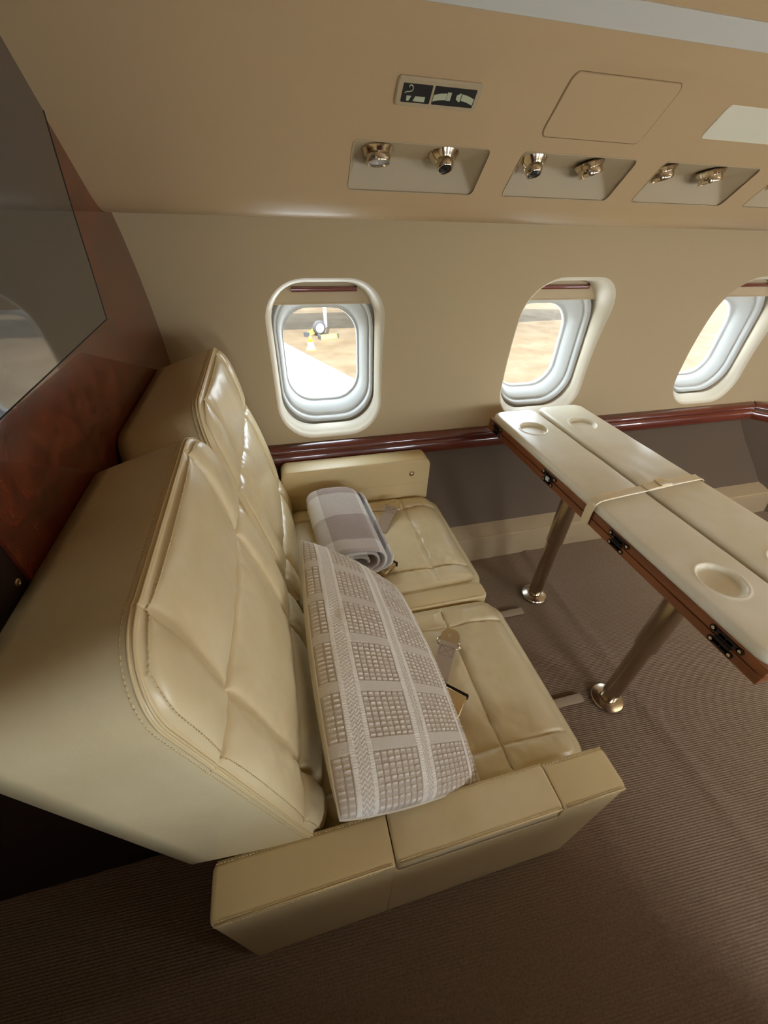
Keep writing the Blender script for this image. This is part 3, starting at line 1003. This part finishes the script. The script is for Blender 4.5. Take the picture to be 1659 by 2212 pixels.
# leather bridge between the two seats
V, Fc, rings = puffy((0.288, 0.861, 0.391), (1, 0, 0), (0, 1, 0), (0, 0, 1), 0.350, 0.0385, 0.02, 0.012, 60, 12,
                     lambda x, y, u, v: 0.003 * (1 - v * v), ((0.288, 0.861, 0.2), (1, 0, 0), (0, 1, 0), 0.345, 0.036, 0.02))
cn = obj('centre_console', V, Fc, 'leather_side', sofa)
st = MB()
for yy in (0.826, 0.896):
    st.add(*g_stitches([(-0.04, yy, 0.3915), (0.620, yy, 0.3915)], [(0, 0, 1)] * 2))
so = st.build('stitching', 'thread', cn, smooth=False)
so['kind'] = 'stuff'
MB().add(*g_box(-0.22, 0.60, 0.262, 1.340, 0.03, 0.272, 0.01)).build('base', 'leather_side', sofa, angle=40)

# aisle-side armrest: body with a sunk middle that holds a lift-up pad
def arm_loop(x, zt, inset=0.0):
    h = (zt - inset) / 2 + 0.0
    return [(x, y, z) for y, z in rrect(0.211, h, 0.045 - inset, h, 0.011)]
sts = [(-0.246, 0.50, 0.011), (-0.2445, 0.50, 0.006), (-0.2405, 0.50, 0.002), (-0.234, 0.50, 0.0), (0.088, 0.50, 0), (0.0925, 0.4995, 0.0005), (0.0945, 0.4980, 0.0004), (0.0948, 0.452, 0.0), (0.4692, 0.452, 0.0), (0.4695, 0.4980, 0.0004), (0.4715, 0.4995, 0.0005), (0.476, 0.50, 0), (0.618, 0.50, 0), (0.6255, 0.50, 0.002), (0.6300, 0.50, 0.006), (0.6320, 0.50, 0.011)]
arm = MB().add(*g_loft([arm_loop(*s_) for s_ in sts], cap0=True, cap1=True)).build('armrest', 'leather_side', sofa, angle=32)
V, Fc, rings = puffy((0.282, 0.2115, 0.5015), (1, 0, 0), (0, 1, 0), (0, 0, 1), 0.1852, 0.0462, 0.010, 0.007, 70, 22,
                     lambda x, y, u, v: 0.0022 * (1 - u ** 4) * (1 - v ** 4) + 0.0008 * noise.noise(Vector((x * 30, y * 30, 2))), ((0.282, 0.2115, 0.4540), (1, 0, 0), (0, 1, 0), 0.1845, 0.0455, 0.008))
pad = obj('armrest_pad', V, Fc, 'leather', arm)
st = MB()
for (xa, xb, dz) in ((-0.238, 0.089, 0), (0.102, 0.462, 0.0022), (0.478, 0.622, 0)):
    for yy in (0.1705, 0.2515):
        st.add(*g_stitches([(xa, yy, 0.5002 + dz), (xb, yy, 0.5002 + dz)], [(0, 0, 1)] * 2))
    st.add(*g_stitches([(xa, 0.1658, 0.4905 + dz), (xb, 0.1658, 0.4905 + dz)], [(0, -1, 0)] * 2))
so = st.build('stitching', 'thread', arm, smooth=False)
so['kind'] = 'stuff'
pt = MB()
for (xa, xb, dz) in ((-0.236, 0.090, 0), (0.101, 0.463, 0.0018), (0.476, 0.624, 0)):
    pt.add(*g_tube([(xa, 0.1675, 0.4982 + dz), (xb, 0.1675, 0.4982 + dz)], 0.0017, 6))
    pt.add(*g_tube([(xa, 0.2545, 0.4982 + dz), (xb, 0.2545, 0.4982 + dz)], 0.0014, 6))
pt.build('piping', 'leather_side', arm)

# window-side armrest
def farm(y, inset):
    return [(x, y, z) for x, z in rrect(0.292, 0.5185, 0.342 - inset, 0.0685 - inset, 0.034)]
fa = MB().add(*g_loft([farm(1.492, 0.009), farm(1.4935, 0.004), farm(1.497, 0.001), farm(1.503, 0.0), farm(1.583, 0), farm(1.589, 0.001), farm(1.5925, 0.004), farm(1.594, 0.009)], cap0=True, cap1=True)).build('armrest', 'leather_side', sofa, angle=40)
MB().add(*g_box(-0.05, 0.6335, 1.4925, 1.530, 0.365, 0.540, 0.006)).build('armrest_skirt', 'leather_side', fa, angle=40)
MB().add(*g_tube([(p[0], 1.4950, p[2]) for p in farm(1.495, 0.0015)], 0.0014, 6, True)).build('piping', 'leather_side', fa)
mt = frame((0.545, 1.4925, 0.515), (1, 0, 0), (0, 0, 1), (0, -1, 0))
MB().add(*g_lathe([(0.0, 0), (0.0135, 0), (0.0135, 0.002), (0.0115, 0.004), (0.0095, 0.0035), (0.0085, 0.001), (0.0, 0.001)], mt, 28, caps=False)).add(*g_lathe([(0.0075, 0.001), (0.0075, 0.0045), (0.006, 0.0058), (0.0003, 0.0062)], mt, 24, caps=False)).build('recline_button', 'chrome', fa, angle=40)

# floor brackets under the sofa front
for yy, ln in ((0.552, 0.985), (0.985, 0.975)):
    MB().add(*g_box(0.55, ln, yy - 0.016, yy + 0.016, 0.0, 0.012, 0.004)).build('floor_bracket', 'tabbeige', sofa, angle=40)

# ================================================================== pillow
UF, UN, LN, LF = Vector((0.002, 0.962, 0.660)), Vector((0.002, 0.238, 0.592)), Vector((0.325, 0.268, 0.462)), Vector((0.300, 0.862, 0.462))
pn_ = ((LN - UN).cross(UF - UN)).normalized()
if pn_.z < 0: pn_ = -pn_
NU, NVv = 500, 250
def outline(u, v):
    # u along the length (0 = aisle end), v across (0 = upper edge at the backrest)
    pin = -0.030
    uu = u + (0.5 - u) * pin * 4 * v * (1 - v) * (1 if True else 0)
    vv = v + (0.5 - v) * pin * 2.2 * 4 * u * (1 - u)
    return UN.lerp(UF, uu).lerp(LN.lerp(LF, uu), vv)
def bulge(u, v):
    a, b = max(0.0, 1 - (2 * u - 1) ** 2), max(0.0, 1 - (2 * v - 1) ** 2)
    return (a ** 0.34) * (b ** 0.42)
# weave layout across the width: (start, end, kind)
BAND = [(0.0, 0.085, 'cell2'), (0.085, 0.115, 'white'), (0.115, 0.185, 'zig'), (0.185, 0.215, 'white'), (0.215, 0.500, 'cell'), (0.500, 0.535, 'white'), (0.535, 0.575, 'zig'), (0.575, 0.605, 'white'), (0.605, 0.885, 'cell'), (0.885, 0.915, 'white'), (0.915, 1.0, 'cell2')]
GROUP = 0.172            # length of one block of rows plus its plain band
CELLV = 0.0407
CELLU = 0.0153
def weave(u, v):
    kind = 'cell'
    for a, b, k_ in BAND:
        if a <= v <= b:
            kind, va, vb = k_, a, b
            break
    gu = (u % GROUP) / GROUP
    if kind == 'white':
        h = 0.0010 + 0.0006 * math.sin(u * 900)
        return h, 0.95
    if kind == 'zig':
        s = math.sin(u * 520 + 2.4 * math.sin((v - va) / (vb - va) * 12.5))
        return 0.0006 * s, 0.70 + 0.28 * s
    if gu > 0.80:         # plain twill band between blocks
        s = math.sin((u * 14 + v * 9) * 60)
        return 0.0003 * s, 0.58 + 0.24 * s
    nv = round((vb - va) / CELLV)
    cv = (v - va) / (vb - va) * nv
    nu = round(GROUP * 0.80 / CELLU)
    cu = gu / 0.80 * nu
    fu, fv = cu % 1.0, cv % 1.0
    row = math.exp(-((fu - 0.5) / 0.17) ** 2)            # pale float across each cell
    e_ = abs(fv - 0.5)
    jit = 0.78 + 0.44 * noise.cell(Vector((int(cu) * 1.7 + int(u / GROUP) * 31.0, int(cv) * 2.3 + va * 57.0, 0.5)))
    bar = min(1.0, jit) * row / (1 + math.exp(min(50, (e_ - 0.36) / 0.035)))
    gapc = math.exp(-((0.5 - e_) / 0.085) ** 2)          # dark line between columns
    h = 0.0022 * bar - 0.0014 * (1 - bar) - 0.0012 * gapc
    y = 0.40 + 0.60 * bar - 0.34 * gapc + 0.14 * (1 - row) * math.sin(fv * 19 + fu * 13)
    return h, max(0.0, min(1.0, y))
V, Fc, yarn = [], [], []
TH = 0.072
uu_ = np.linspace(0, 1, NU)
vv_ = np.linspace(0, 1, NVv)
for u in uu_:
    for v in vv_:
        h, y = weave(u, v)
        bb = bulge(u, v)
        lump = 0.007 * noise.noise(Vector((u * 5, v * 3, 4.2))) * bb
        dent = -0.010 * math.exp(-((v - 0.15) / 0.05) ** 2) * math.exp(-((u - 0.60) / 0.035) ** 2)
        V.append(outline(u, v) + pn_ * (TH * bb + h * min(1, bb * 2.5) + lump + dent))
        yarn.append(y)
for i in range(NU - 1):
    for j in range(NVv - 1):
        Fc.append((i * NVv + j, i * NVv + j + 1, (i + 1) * NVv + j + 1, (i + 1) * NVv + j))
pl = empty('throw_pillow', (0.15, 0.6, 0.42))
tag(pl, 'long woven beige and white throw pillow leaning on the near seat', 'pillow')
po = obj('woven_cover', V, Fc, 'weave', pl)
va = po.data.attributes.new('yarn', 'FLOAT', 'POINT')
va.data.foreach_set('value', yarn)
V, Fc = [], []
for i in range(61):
    for j in range(41):
        u, v = i / 60, j / 40
        V.append(outline(u, v) - pn_ * (0.060 * bulge(u, v)) - Vector((0.034, 0, 0)) * bulge(u, v) * (1 - v))
for i in range(60):
    for j in range(40):
        Fc.append((i * 41 + j, (i + 1) * 41 + j, (i + 1) * 41 + j + 1, i * 41 + j + 1))
obj('back_panel', V, Fc, 'cushback', pl)
edge = [outline(u, 0) for u in np.linspace(0, 1, 60)] + [outline(1, v) for v in np.linspace(0, 1, 30)[1:]] + [outline(u, 1) for u in np.linspace(1, 0, 60)[1:]] + [outline(0, v) for v in np.linspace(1, 0, 30)[1:-1]]
MB().add(*g_tube(edge, 0.0028, 6, True)).build('seam', 'cushback', pl)

# ================================================================== rolled blanket
bl = empty('rolled_blanket', (0.175, 1.19, 0.40))
tag(bl, 'taupe and white plaid wool blanket rolled up on the far seat', 'blanket')
TURN, NP, NY = 3.0, 260, 30
mid_x, mid_z = 0.172, 0.492
Y0, Y1 = 0.985, 1.430
def spiral(t, off):
    ph = t * TURN * 2 * math.pi + 0.15
    k = 0.30 + 0.70 * (t ** 0.8)
    a = 0.128 * k + off
    b = 0.070 * k + off * 0.9
    cs, sn = math.cos(ph), math.sin(ph)
    sx_ = math.copysign(abs(cs) ** 0.75, cs)
    sz_ = math.copysign(abs(sn) ** 0.80, sn)
    return a * sx_, b * sz_
V, Fc, UVs = [], [], []
arc = [0.0]
for i in range(1, NP):
    p0, p1 = spiral((i - 1) / (NP - 1), 0), spiral(i / (NP - 1), 0)
    arc.append(arc[-1] + math.hypot(p1[0] - p0[0], p1[1] - p0[1]))
s_top = arc[int(0.742 * (NP - 1))]
for j in range(NY + 1):
    s = j / NY
    e = min(1.0, (1 - s) / 0.16)
    shr = 0.50 + 0.50 * math.sqrt(max(0.0, 1 - (1 - e) ** 2))
    for side in (0.0055, -0.0035):
        for i in range(NP):
            t = i / (NP - 1)
            x, z = spiral(t, side)
            y = Y0 + (Y1 - Y0) * s
            ragged = (1 - s) ** 2 * 0.022 * noise.noise(Vector((t * 9, 3.3, 0)))
            wob = 0.006 * noise.noise(Vector((x * 14, y * 9, z * 14)))
            tilt = (y - 1.2) * -0.06
            V.append((mid_x + x * (0.72 + 0.28 * shr) + tilt, y + ragged, mid_z + z * shr - (1 - shr) * 0.012 + wob))
            UVs.append(((arc[i] - s_top) / 0.30 + 8.75, y / 0.30))
n2 = 2 * NP
for j in range(NY):
    for i in range(NP - 1):
        a0 = j * n2 + i
        Fc.append((a0, a0 + n2, a0 + n2 + 1, a0 + 1))
        b0 = a0 + NP
        Fc.append((b0, b0 + 1, b0 + n2 + 1, b0 + n2))
    a0 = j * n2 + NP - 1
    Fc.append((a0, a0 + n2, a0 + n2 + NP, a0 + NP))
for i in range(NP - 1):
    Fc.append((i, i + 1, NP + i + 1, NP + i))
    a0 = NY * n2 + i
    Fc.append((a0, a0 + NP, a0 + NP + 1, a0 + 1))
bo = obj('cloth', V, Fc, 'plaid', bl)
uvl = bo.data.uv_layers.new(name='UVMap')
li = np.zeros(len(bo.data.loops), dtype=np.int32)
bo.data.loops.foreach_get('vertex_index', li)
uvl.data.foreach_set('uv', np.array(UVs, dtype=np.float32)[li].ravel())

# ================================================================== seat belts
def g_holed(outline_pts, hole_r, z0, z1, bev=0.0006):
    """flat plate with a rectangular slot: outline and slot share point counts"""
    n = len(outline_pts)
    cx = hole_r[0]
    L = []
    inner = []
    for (x, y) in outline_pts:
        a = math.atan2(y - hole_r[1], x - hole_r[0])
        c, s = math.cos(a), math.sin(a)
        k = min(hole_r[2] / max(abs(c), 1e-6), hole_r[3] / max(abs(s), 1e-6))
        inner.append((hole_r[0] + c * k, hole_r[1] + s * k))
    return g_loft([[(x, y, z0) for x, y in inner], [(x, y, z0) for x, y in outline_pts], [(x, y, z1) for x, y in outline_pts], [(x, y, z1) for x, y in inner], [(x, y, z0) for x, y in inner]])

def belt_tongue(tip, d, z, tilt, label, strap_len, drop):
    d = Vector((d[0], d[1], 0)).normalized()
    ez = (Vector((0, 0, 1)) - d * tilt).normalized()
    ex = (d - ez * d.dot(ez)).normalized()
    ey = ez.cross(ex)
    o0 = Vector((tip[0], tip[1], z)) - ex * 0.052
    mt = frame(o0, ex, ey, ez)
    t = empty('seat_belt', (o0.x, o0.y, z))
    tag(t, label, 'seat belt', 'seat belts on the sofa')
    out = []
    for i in range(40):
        a = 2 * math.pi * i / 40
        c, s = math.cos(a), math.sin(a)
        # half-round tip, straight base
        x = 0.052 * max(c, -0.08) if c > 0 else 0.006 * c
        k = 0.034 if c <= 0 else 0.034 * (abs(s) ** 0.85 if s else 0)
        if c > 0:
            out.append((0.004 + 0.048 * c ** 0.8, 0.031 * math.copysign(abs(s) ** 0.75, s)))
        else:
            out.append((0.004 - 0.006 * abs(c), 0.031 * s / max(abs(s), abs(c)) if abs(s) < abs(c) else 0.031 * math.copysign(1, s)))
    MB().add(*xform(g_holed(out, (0.029, 0.0, 0.0085, 0.0062), 0.0, 0.0026), mt)).build('tongue', 'chrome', t, angle=35)
    MB().add(*xform(g_tube([(0.010, -0.031, 0.001), (0.002, -0.036, 0.001), (-0.008, -0.036, 0.001), (-0.014, -0.031, 0.0), (-0.014, 0.031, 0.0), (-0.008, 0.036, 0.001), (0.002, 0.036, 0.001), (0.010, 0.031, 0.001)], 0.0032, 8), mt)).build('loop', 'chrome', t)
    # webbing folded over the loop bar
    N = 14
    V, Fc = [], []
    for i in range(N + 1):
        s = i / N
        x = 0.000 - strap_len * s
        zz = 0.0022 - drop * s ** 1.4 + 0.002 * math.sin(s * 5)
        for (yy, dz) in ((-0.0265, 0), (0.0265, 0), (0.0265, 0.0022), (-0.0265, 0.0022)):
            V.append((x, yy * (1 - 0.06 * math.sin(s * 3)), zz + dz))
    for i in range(N):
        for k in range(4):
            k2 = (k + 1) % 4
            Fc.append((i * 4 + k, i * 4 + k2, (i + 1) * 4 + k2, (i + 1) * 4 + k))
    Fc += [(0, 3, 2, 1), (N * 4, N * 4 + 1, N * 4 + 2, N * 4 + 3)]
    wbp = MB().add(*xform((V, Fc), mt)).build('webbing', 'belt', t, angle=40)
    # stitched box with a cross
    q0, q1 = -0.018, -0.052
    zt = 0.0049
    st = MB()
    for a, b in (((q0, -0.020), (q0, 0.020)), ((q1, -0.020), (q1, 0.020)), ((q0, -0.020), (q1, -0.020)), ((q0, 0.020), (q1, 0.020)), ((q0, -0.020), (q1, 0.020)), ((q0, 0.020), (q1, -0.020))):
        A_ = (a[0], a[1], zt - drop * (-a[0] / strap_len) ** 1.4 + 0.0012)
        B_ = (b[0], b[1], zt - drop * (-b[0] / strap_len) ** 1.4 + 0.0012)
        st.add(*g_tube([A_, B_], 0.0006, 5))
    MB().add(*xform((st.v, st.f), mt)).build('stitching', 'beltstitch', wbp)
belt_tongue((0.436, 0.690), (0.57, 0.82), 0.4280, 0.0, 'near seat belt tongue on beige webbing beside the woven pillow', 0.16, 0.006)
belt_tongue((0.452, 1.418), (0.55, 0.83), 0.4290, 0.06, 'far seat belt tongue on beige webbing beside the rolled blanket', 0.17, 0.006)

def buckle(corner, e1, z, label):
    e1 = Vector((e1[0], e1[1], 0)).normalized()
    e2 = Vector((-e1.y, e1.x, 0))
    mt = frame((corner[0], corner[1], z), e1, e2, (0, 0, 1))
    t = empty('belt_buckle', (corner[0], corner[1], z))
    tag(t, label, 'buckle', 'gold seat belt buckles')
    MB().add(*xform(g_box(-0.072, 0.0, -0.070, 0.0, 0.0, 0.020, 0.004, 3), mt)).build('lever_cover', 'gold', t, angle=40)
    MB().add(*xform(g_box(-0.070, 0.0035, 0.0005, 0.0055, 0.0015, 0.019, 0.002), mt)).build('slot_plate', 'blackmetal', t, angle=40)
    MB().add(*xform(g_box(-0.071, 0.002, 0.006, 0.0085, 0.001, 0.0205, 0.001), mt)).build('rim', 'chrome', t, angle=40)
buckle((0.389, 0.470), (0.72, -0.69), 0.416, 'gold seat belt buckle half under the woven pillow')
buckle((0.338, 1.012), (0.62, -0.78), 0.416, 'gold seat belt buckle poking out under the rolled blanket')

# ================================================================== folding table
tb = empty('folding_table', (1.18, 0.9, 0.0))
tag(tb, 'folded wooden table with two cream leather leaves on metal legs', 'table')
TY0, TY1 = 0.235, 1.560
MB().add(*g_box(0.938, 1.420, TY0, TY1, 0.680, 0.7055, 0.0025)).build('base_board', 'twood', tb, angle=40)
def leaf(x0, x1, side, yend):
    lf = MB().add(*g_box(x0, x1, TY0, TY1, 0.7085, 0.734, 0.0025)).build('leaf', 'twood', tb, angle=40)
    c, a = (x0 + x1) / 2, (x1 - x0) / 2 - 0.001
    cy_, b = (TY0 + yend) / 2, (yend - TY0) / 2
    hx = c + 0.012 * side
    holes = [(hx - c, 1.355 - cy_), (hx - c, 0.455 - cy_)]
    def f(x, y, u, v):
        h = 0.0012 * noise.noise(Vector((x * 20, y * 9, c))) + 0.002 * (1 - u ** 4)
        for (px, py) in holes:
            r_ = math.hypot(x - px, y - py)
            h -= 0.0135 / (1 + math.exp(min(60.0, (r_ - 0.0535) / 0.0012)))
            h += 0.0022 * math.exp(-((r_ - 0.0605) / 0.0045) ** 2)
        return h
    V, Fc, rings = puffy((c, cy_, 0.764), (1, 0, 0), (0, 1, 0), (0, 0, 1), a, b, 0.042, 0.014, 90, 330, f, ((c, cy_, 0.7345), (1, 0, 0), (0, 1, 0), a - 0.001, b - 0.002, 0.038))
    pd = obj('leather_pad', V, Fc, 'pad_leather', lf)
    for (px, py) in holes:
        MB().add(*g_tube([(c + px + 0.0535 * math.cos(t), cy_ + py + 0.0535 * math.sin(t), 0.7528) for t in np.linspace(0, 2 * math.pi, 40)[:-1]], 0.0015, 6, True)).build('well_seam', 'leather_side', pd)
    return lf
leaf(0.939, 1.158, -1, 1.552)
leaf(1.178, 1.419, -1, 1.566)
def hinge(y, sticker=False):
    h = MB()
    x = 0.938
    h.add(*g_box(x - 0.0022, x + 0.001, y - 0.018, y + 0.018, 0.690, 0.724, 0.001))
    for sy_ in (-1, 1):
        for (zz, off) in ((0.7215, 0.034), (0.6925, 0.024)):
            yy = y + sy_ * off
            h.add(*g_box(x - 0.0022, x + 0.001, min(y, yy), max(y, yy), zz - 0.0075, zz + 0.0075, 0.001))
            h.add(*g_lathe([(0.0, -0.001), (0.0085, -0.001), (0.0085, 0.0022), (0.0, 0.0022)], frame((x, yy, zz), (0, 1, 0), (0, 0, 1), (-1, 0, 0)), 18))
    h.add(*g_tube([(x - 0.003, y - 0.020, 0.707), (x - 0.003, y + 0.020, 0.707)], 0.0038, 10))
    ho = h.build('hinge', 'blackmetal', tb, angle=40)
    for sy_ in (-1, 1):
        for (zz, off) in ((0.7215, 0.034), (0.6925, 0.024)):
            mt = frame((x - 0.0022, y + sy_ * off, zz), (0, 1, 0), (0, 0, 1), (-1, 0, 0))
            MB().add(*g_lathe([(0.0045, 0.0), (0.0045, 0.0012), (0.0038, 0.0016), (0.0018, 0.0016), (0.0016, 0.0006), (0.0002, 0.0006)], mt, 14, caps=False)).build('screw', 'chrome', ho, angle=40)
    if sticker:
        MB().add(*g_box(x - 0.0080, x - 0.0030, y - 0.010, y + 0.008, 0.700, 0.716, 0.001)).build('white_tag', 'white', ho, angle=40)
for y, s_ in ((1.480, False), (1.060, True), (0.688, False), (0.328, False)):
    hinge(y, s_)
for (x, y) in ((1.085, 1.066), (1.080, 0.526)):
    lg = MB().add(*g_lathe([(0.0345, 0.355), (0.0352, 0.357), (0.0352, 0.680)], frame((x, y, 0), (1, 0, 0), (0, 1, 0), (0, 0, 1)), 40)).build('leg', 'metal', tb, angle=40)
    MB().add(*g_lathe([(0.0295, 0.012), (0.0295, 0.37)], frame((x, y, 0), (1, 0, 0), (0, 1, 0), (0, 0, 1)), 40)).build('inner_tube', 'metal', lg, angle=40)
    MB().add(*g_lathe([(0.0, 0.0), (0.060, 0.0), (0.060, 0.006), (0.057, 0.010), (0.036, 0.0165), (0.0325, 0.0165), (0.0325, 0.012), (0.0, 0.012)], frame((x, y, 0.0), (1, 0, 0), (0, 1, 0), (0, 0, 1)), 48)).build('foot_flange', 'metal', lg, angle=30)

# strap holding the leaves down
sp = empty('leather_strap', (1.18, 0.85, 0.68))
tag(sp, 'cream leather strap buckled around both table leaves', 'strap')
path = [(0.9345, 0.674), (0.9335, 0.700), (0.9330, 0.735), (0.9340, 0.752), (0.9400, 0.7645), (0.9520, 0.7705), (0.98, 0.7725), (1.06, 0.7730), (1.14, 0.7725), (1.168, 0.7725), (1.20, 0.7725), (1.30, 0.7730), (1.38, 0.7720), (1.408, 0.7695), (1.4205, 0.7610), (1.4245, 0.748), (1.4250, 0.720), (1.4235, 0.674)]
def band_geo(path, y_of, w_, th):
    V, Fc = [], []
    n = len(path)
    for i, (x, z) in enumerate(path):
        a, b = path[max(i - 1, 0)], path[min(i + 1, n - 1)]
        t = Vector((b[0] - a[0], b[1] - a[1])).normalized()
        nx_, nz_ = -t.y, t.x
        y = y_of(x)
        for (dy, h) in ((-w_, 0), (-w_ * 0.9, th), (-w_ * 0.62, th * 0.62), (w_ * 0.62, th * 0.62), (w_ * 0.9, th), (w_, 0)):
            V.append((x + nx_ * h, y + dy, z + nz_ * h))
    k = 6
    for i in range(n - 1):
        for j in range(k):
            j2 = (j + 1) % k
            Fc.append((i * k + j, (i + 1) * k + j, (i + 1) * k + j2, i * k + j2))
    Fc += [tuple(range(k)), tuple(reversed([(n - 1) * k + j for j in range(k)]))]
    return V, Fc
yo = lambda x: 0.828 + 0.09 * (x - 0.933)
MB().add(*band_geo(path, yo, 0.017, 0.0032)).build('band', 'strap', sp, angle=50)
fl = [(1.150, 0.7758), (1.19, 0.7790), (1.225, 0.7800), (1.255, 0.7778)]
MB().add(*band_geo(fl, yo, 0.0185, 0.003)).build('flap', 'strap', sp, angle=50)
MB().add(*band_geo([(1.205, 0.7835), (1.225, 0.7845), (1.250, 0.7820)], yo, 0.0205, 0.004)).build('keeper', 'leather_side', sp, angle=50)

# ================================================================== outside on the apron
gd = MB().add(*g_box(-60, 90, 2.6, 90, -1.75, -1.70)).build('apron_ground', 'concrete', smooth=False)
tag(gd, 'sunlit tan concrete apron outside the windows', kind='structure')
# our own wing below the first window
wg = empty('airplane_wing', (-1.0, 5.0, -0.65))
tag(wg, 'white wing outside filling the lower part of the left window', 'wing')
lead = lambda y: 1.18 - 0.424 * (y - 6.13)
secs = []
for y in (2.0, 4.0, 6.0, 8.0, 9.4):
    xl_ = lead(y)
    ch = 3.6 - 0.28 * (y - 2.0)
    pts = []
    for (fx, fz) in ((0, 0), (0.012, 0.022), (0.05, 0.045), (0.15, 0.070), (0.35, 0.080), (0.7, 0.05), (1.0, 0.0), (0.7, -0.02), (0.3, -0.035), (0.05, -0.02)):
        pts.append((xl_ - fx * ch, y, -0.60 + fz * 1.5 - 0.08))
    secs.append(pts)
MB().add(*g_loft(secs, cap0=True, cap1=True)).build('skin', 'jetwhite', wg)
# neighbouring airplane: only its gear is low enough to be seen
ap = empty('parked_airplane', (1.45, 13.3, -1.70))
tag(ap, 'neighbouring airplane seen through the left window by its nose wheel', 'airplane')
fs = []
for (x, r_) in ((-9, 0.75), (-6, 1.05), (-2, 1.15), (4, 1.15), (8, 1.15), (11, 0.9), (13, 0.4), (13.6, 0.05)):
    fs.append([(x, 14.3 + r_ * math.cos(t), 0.65 + r_ * math.sin(t)) for t in np.linspace(0, 2 * math.pi, 32)[:-1]])
MB().add(*g_loft(fs, cap0=True, cap1=True)).build('fuselage', 'jetwhite', ap)
MB().add(*g_box(-3.5, -0.6, 15.6, 24, 0.1, 0.22, 0.02)).build('wing', 'jetwhite', ap, angle=40)
MB().add(*g_box(2.2, 9.0, 16.6, 24, 0.1, 0.22, 0.02)).build('tailplane', 'jetwhite', ap, angle=40)
MB().add(*g_tube([(1.62, 13.35, -1.48), (1.62, 13.40, -0.9), (1.66, 13.9, -0.2)], 0.05, 12)).add(*g_tube([(1.62, 13.35, -1.48), (1.40, 13.30, -1.50)], 0.035, 10)).build('gear_strut', 'jetwhite', ap)
whl = MB().add(*g_lathe([(0.10, -0.06), (0.17, -0.075), (0.205, -0.05), (0.215, 0.0), (0.205, 0.05), (0.17, 0.075), (0.10, 0.06)], frame((1.40, 13.27, -1.485), (0.4, 0.2, 0.9), (0, 0, 0), (0, 0, 0)) if False else frame((1.40, 13.27, -1.485), Vector((0.94, 0.34, 0)), (0, 0, 1), Vector((0.34, -0.94, 0))), 32)).build('wheel', 'rubber', ap)
MB().add(*g_lathe([(0.0, 0.05), (0.135, 0.05), (0.14, 0.066), (0.12, 0.070), (0.05, 0.08), (0.0, 0.09)], frame((1.40, 13.27, -1.485), Vector((0.94, 0.34, 0)), (0, 0, 1), Vector((0.34, -0.94, 0))), 28, caps=False)).build('hub', 'jetwhite', whl)
def chock(x, y, rz, label):
    mt = Matrix.Translation((x, y, -1.70)) @ Matrix.Rotation(rz, 4, 'Z')
    t = empty('wheel_chock', (x, y, -1.70))
    tag(t, label, 'wheel chock')
    V = [(-0.28, -0.07, 0), (0.28, -0.07, 0), (0.28, 0.07, 0), (-0.28, 0.07, 0), (-0.28, 0, 0.12), (0.28, 0, 0.12)]
    MB().add(*xform((V, [(0, 3, 2, 1), (0, 1, 5, 4), (2, 3, 4, 5), (0, 4, 3), (1, 2, 5)]), mt)).build('block', 'yellow', t, smooth=False)
    for xa, xb in ((-0.31, -0.27), (0.27, 0.31)):
        MB().add(*xform(g_box(xa, xb, -0.09, 0.09, 0, 0.13), mt)).build('end_plate', 'rubber', t, smooth=False)
chock(1.62, 12.86, 0.25, 'yellow wheel chock in front of the airplane wheel outside')
chock(1.12, 13.40, 1.1, 'dark ended wheel chock behind the airplane wheel outside')
cnx, cny = 0.97, 11.7
ce = empty('traffic_cone', (cnx, cny, -1.70))
tag(ce, 'white and orange traffic cone outside the left window', 'traffic cone')
MB().add(*g_lathe([(0.11, 0.02), (0.065, 0.22)], Matrix.Translation((cnx, cny, -1.70)), 20)).build('white_sleeve', 'jetwhite', ce)
MB().add(*g_lathe([(0.067, 0.22), (0.034, 0.35), (0.022, 0.36)], Matrix.Translation((cnx, cny, -1.70)), 20)).build('orange_top', 'orange', ce)
MB().add(*g_box(cnx - 0.13, cnx + 0.13, cny - 0.13, cny + 0.13, -1.70, -1.682, 0.008)).build('base', 'orange', ce, angle=40)
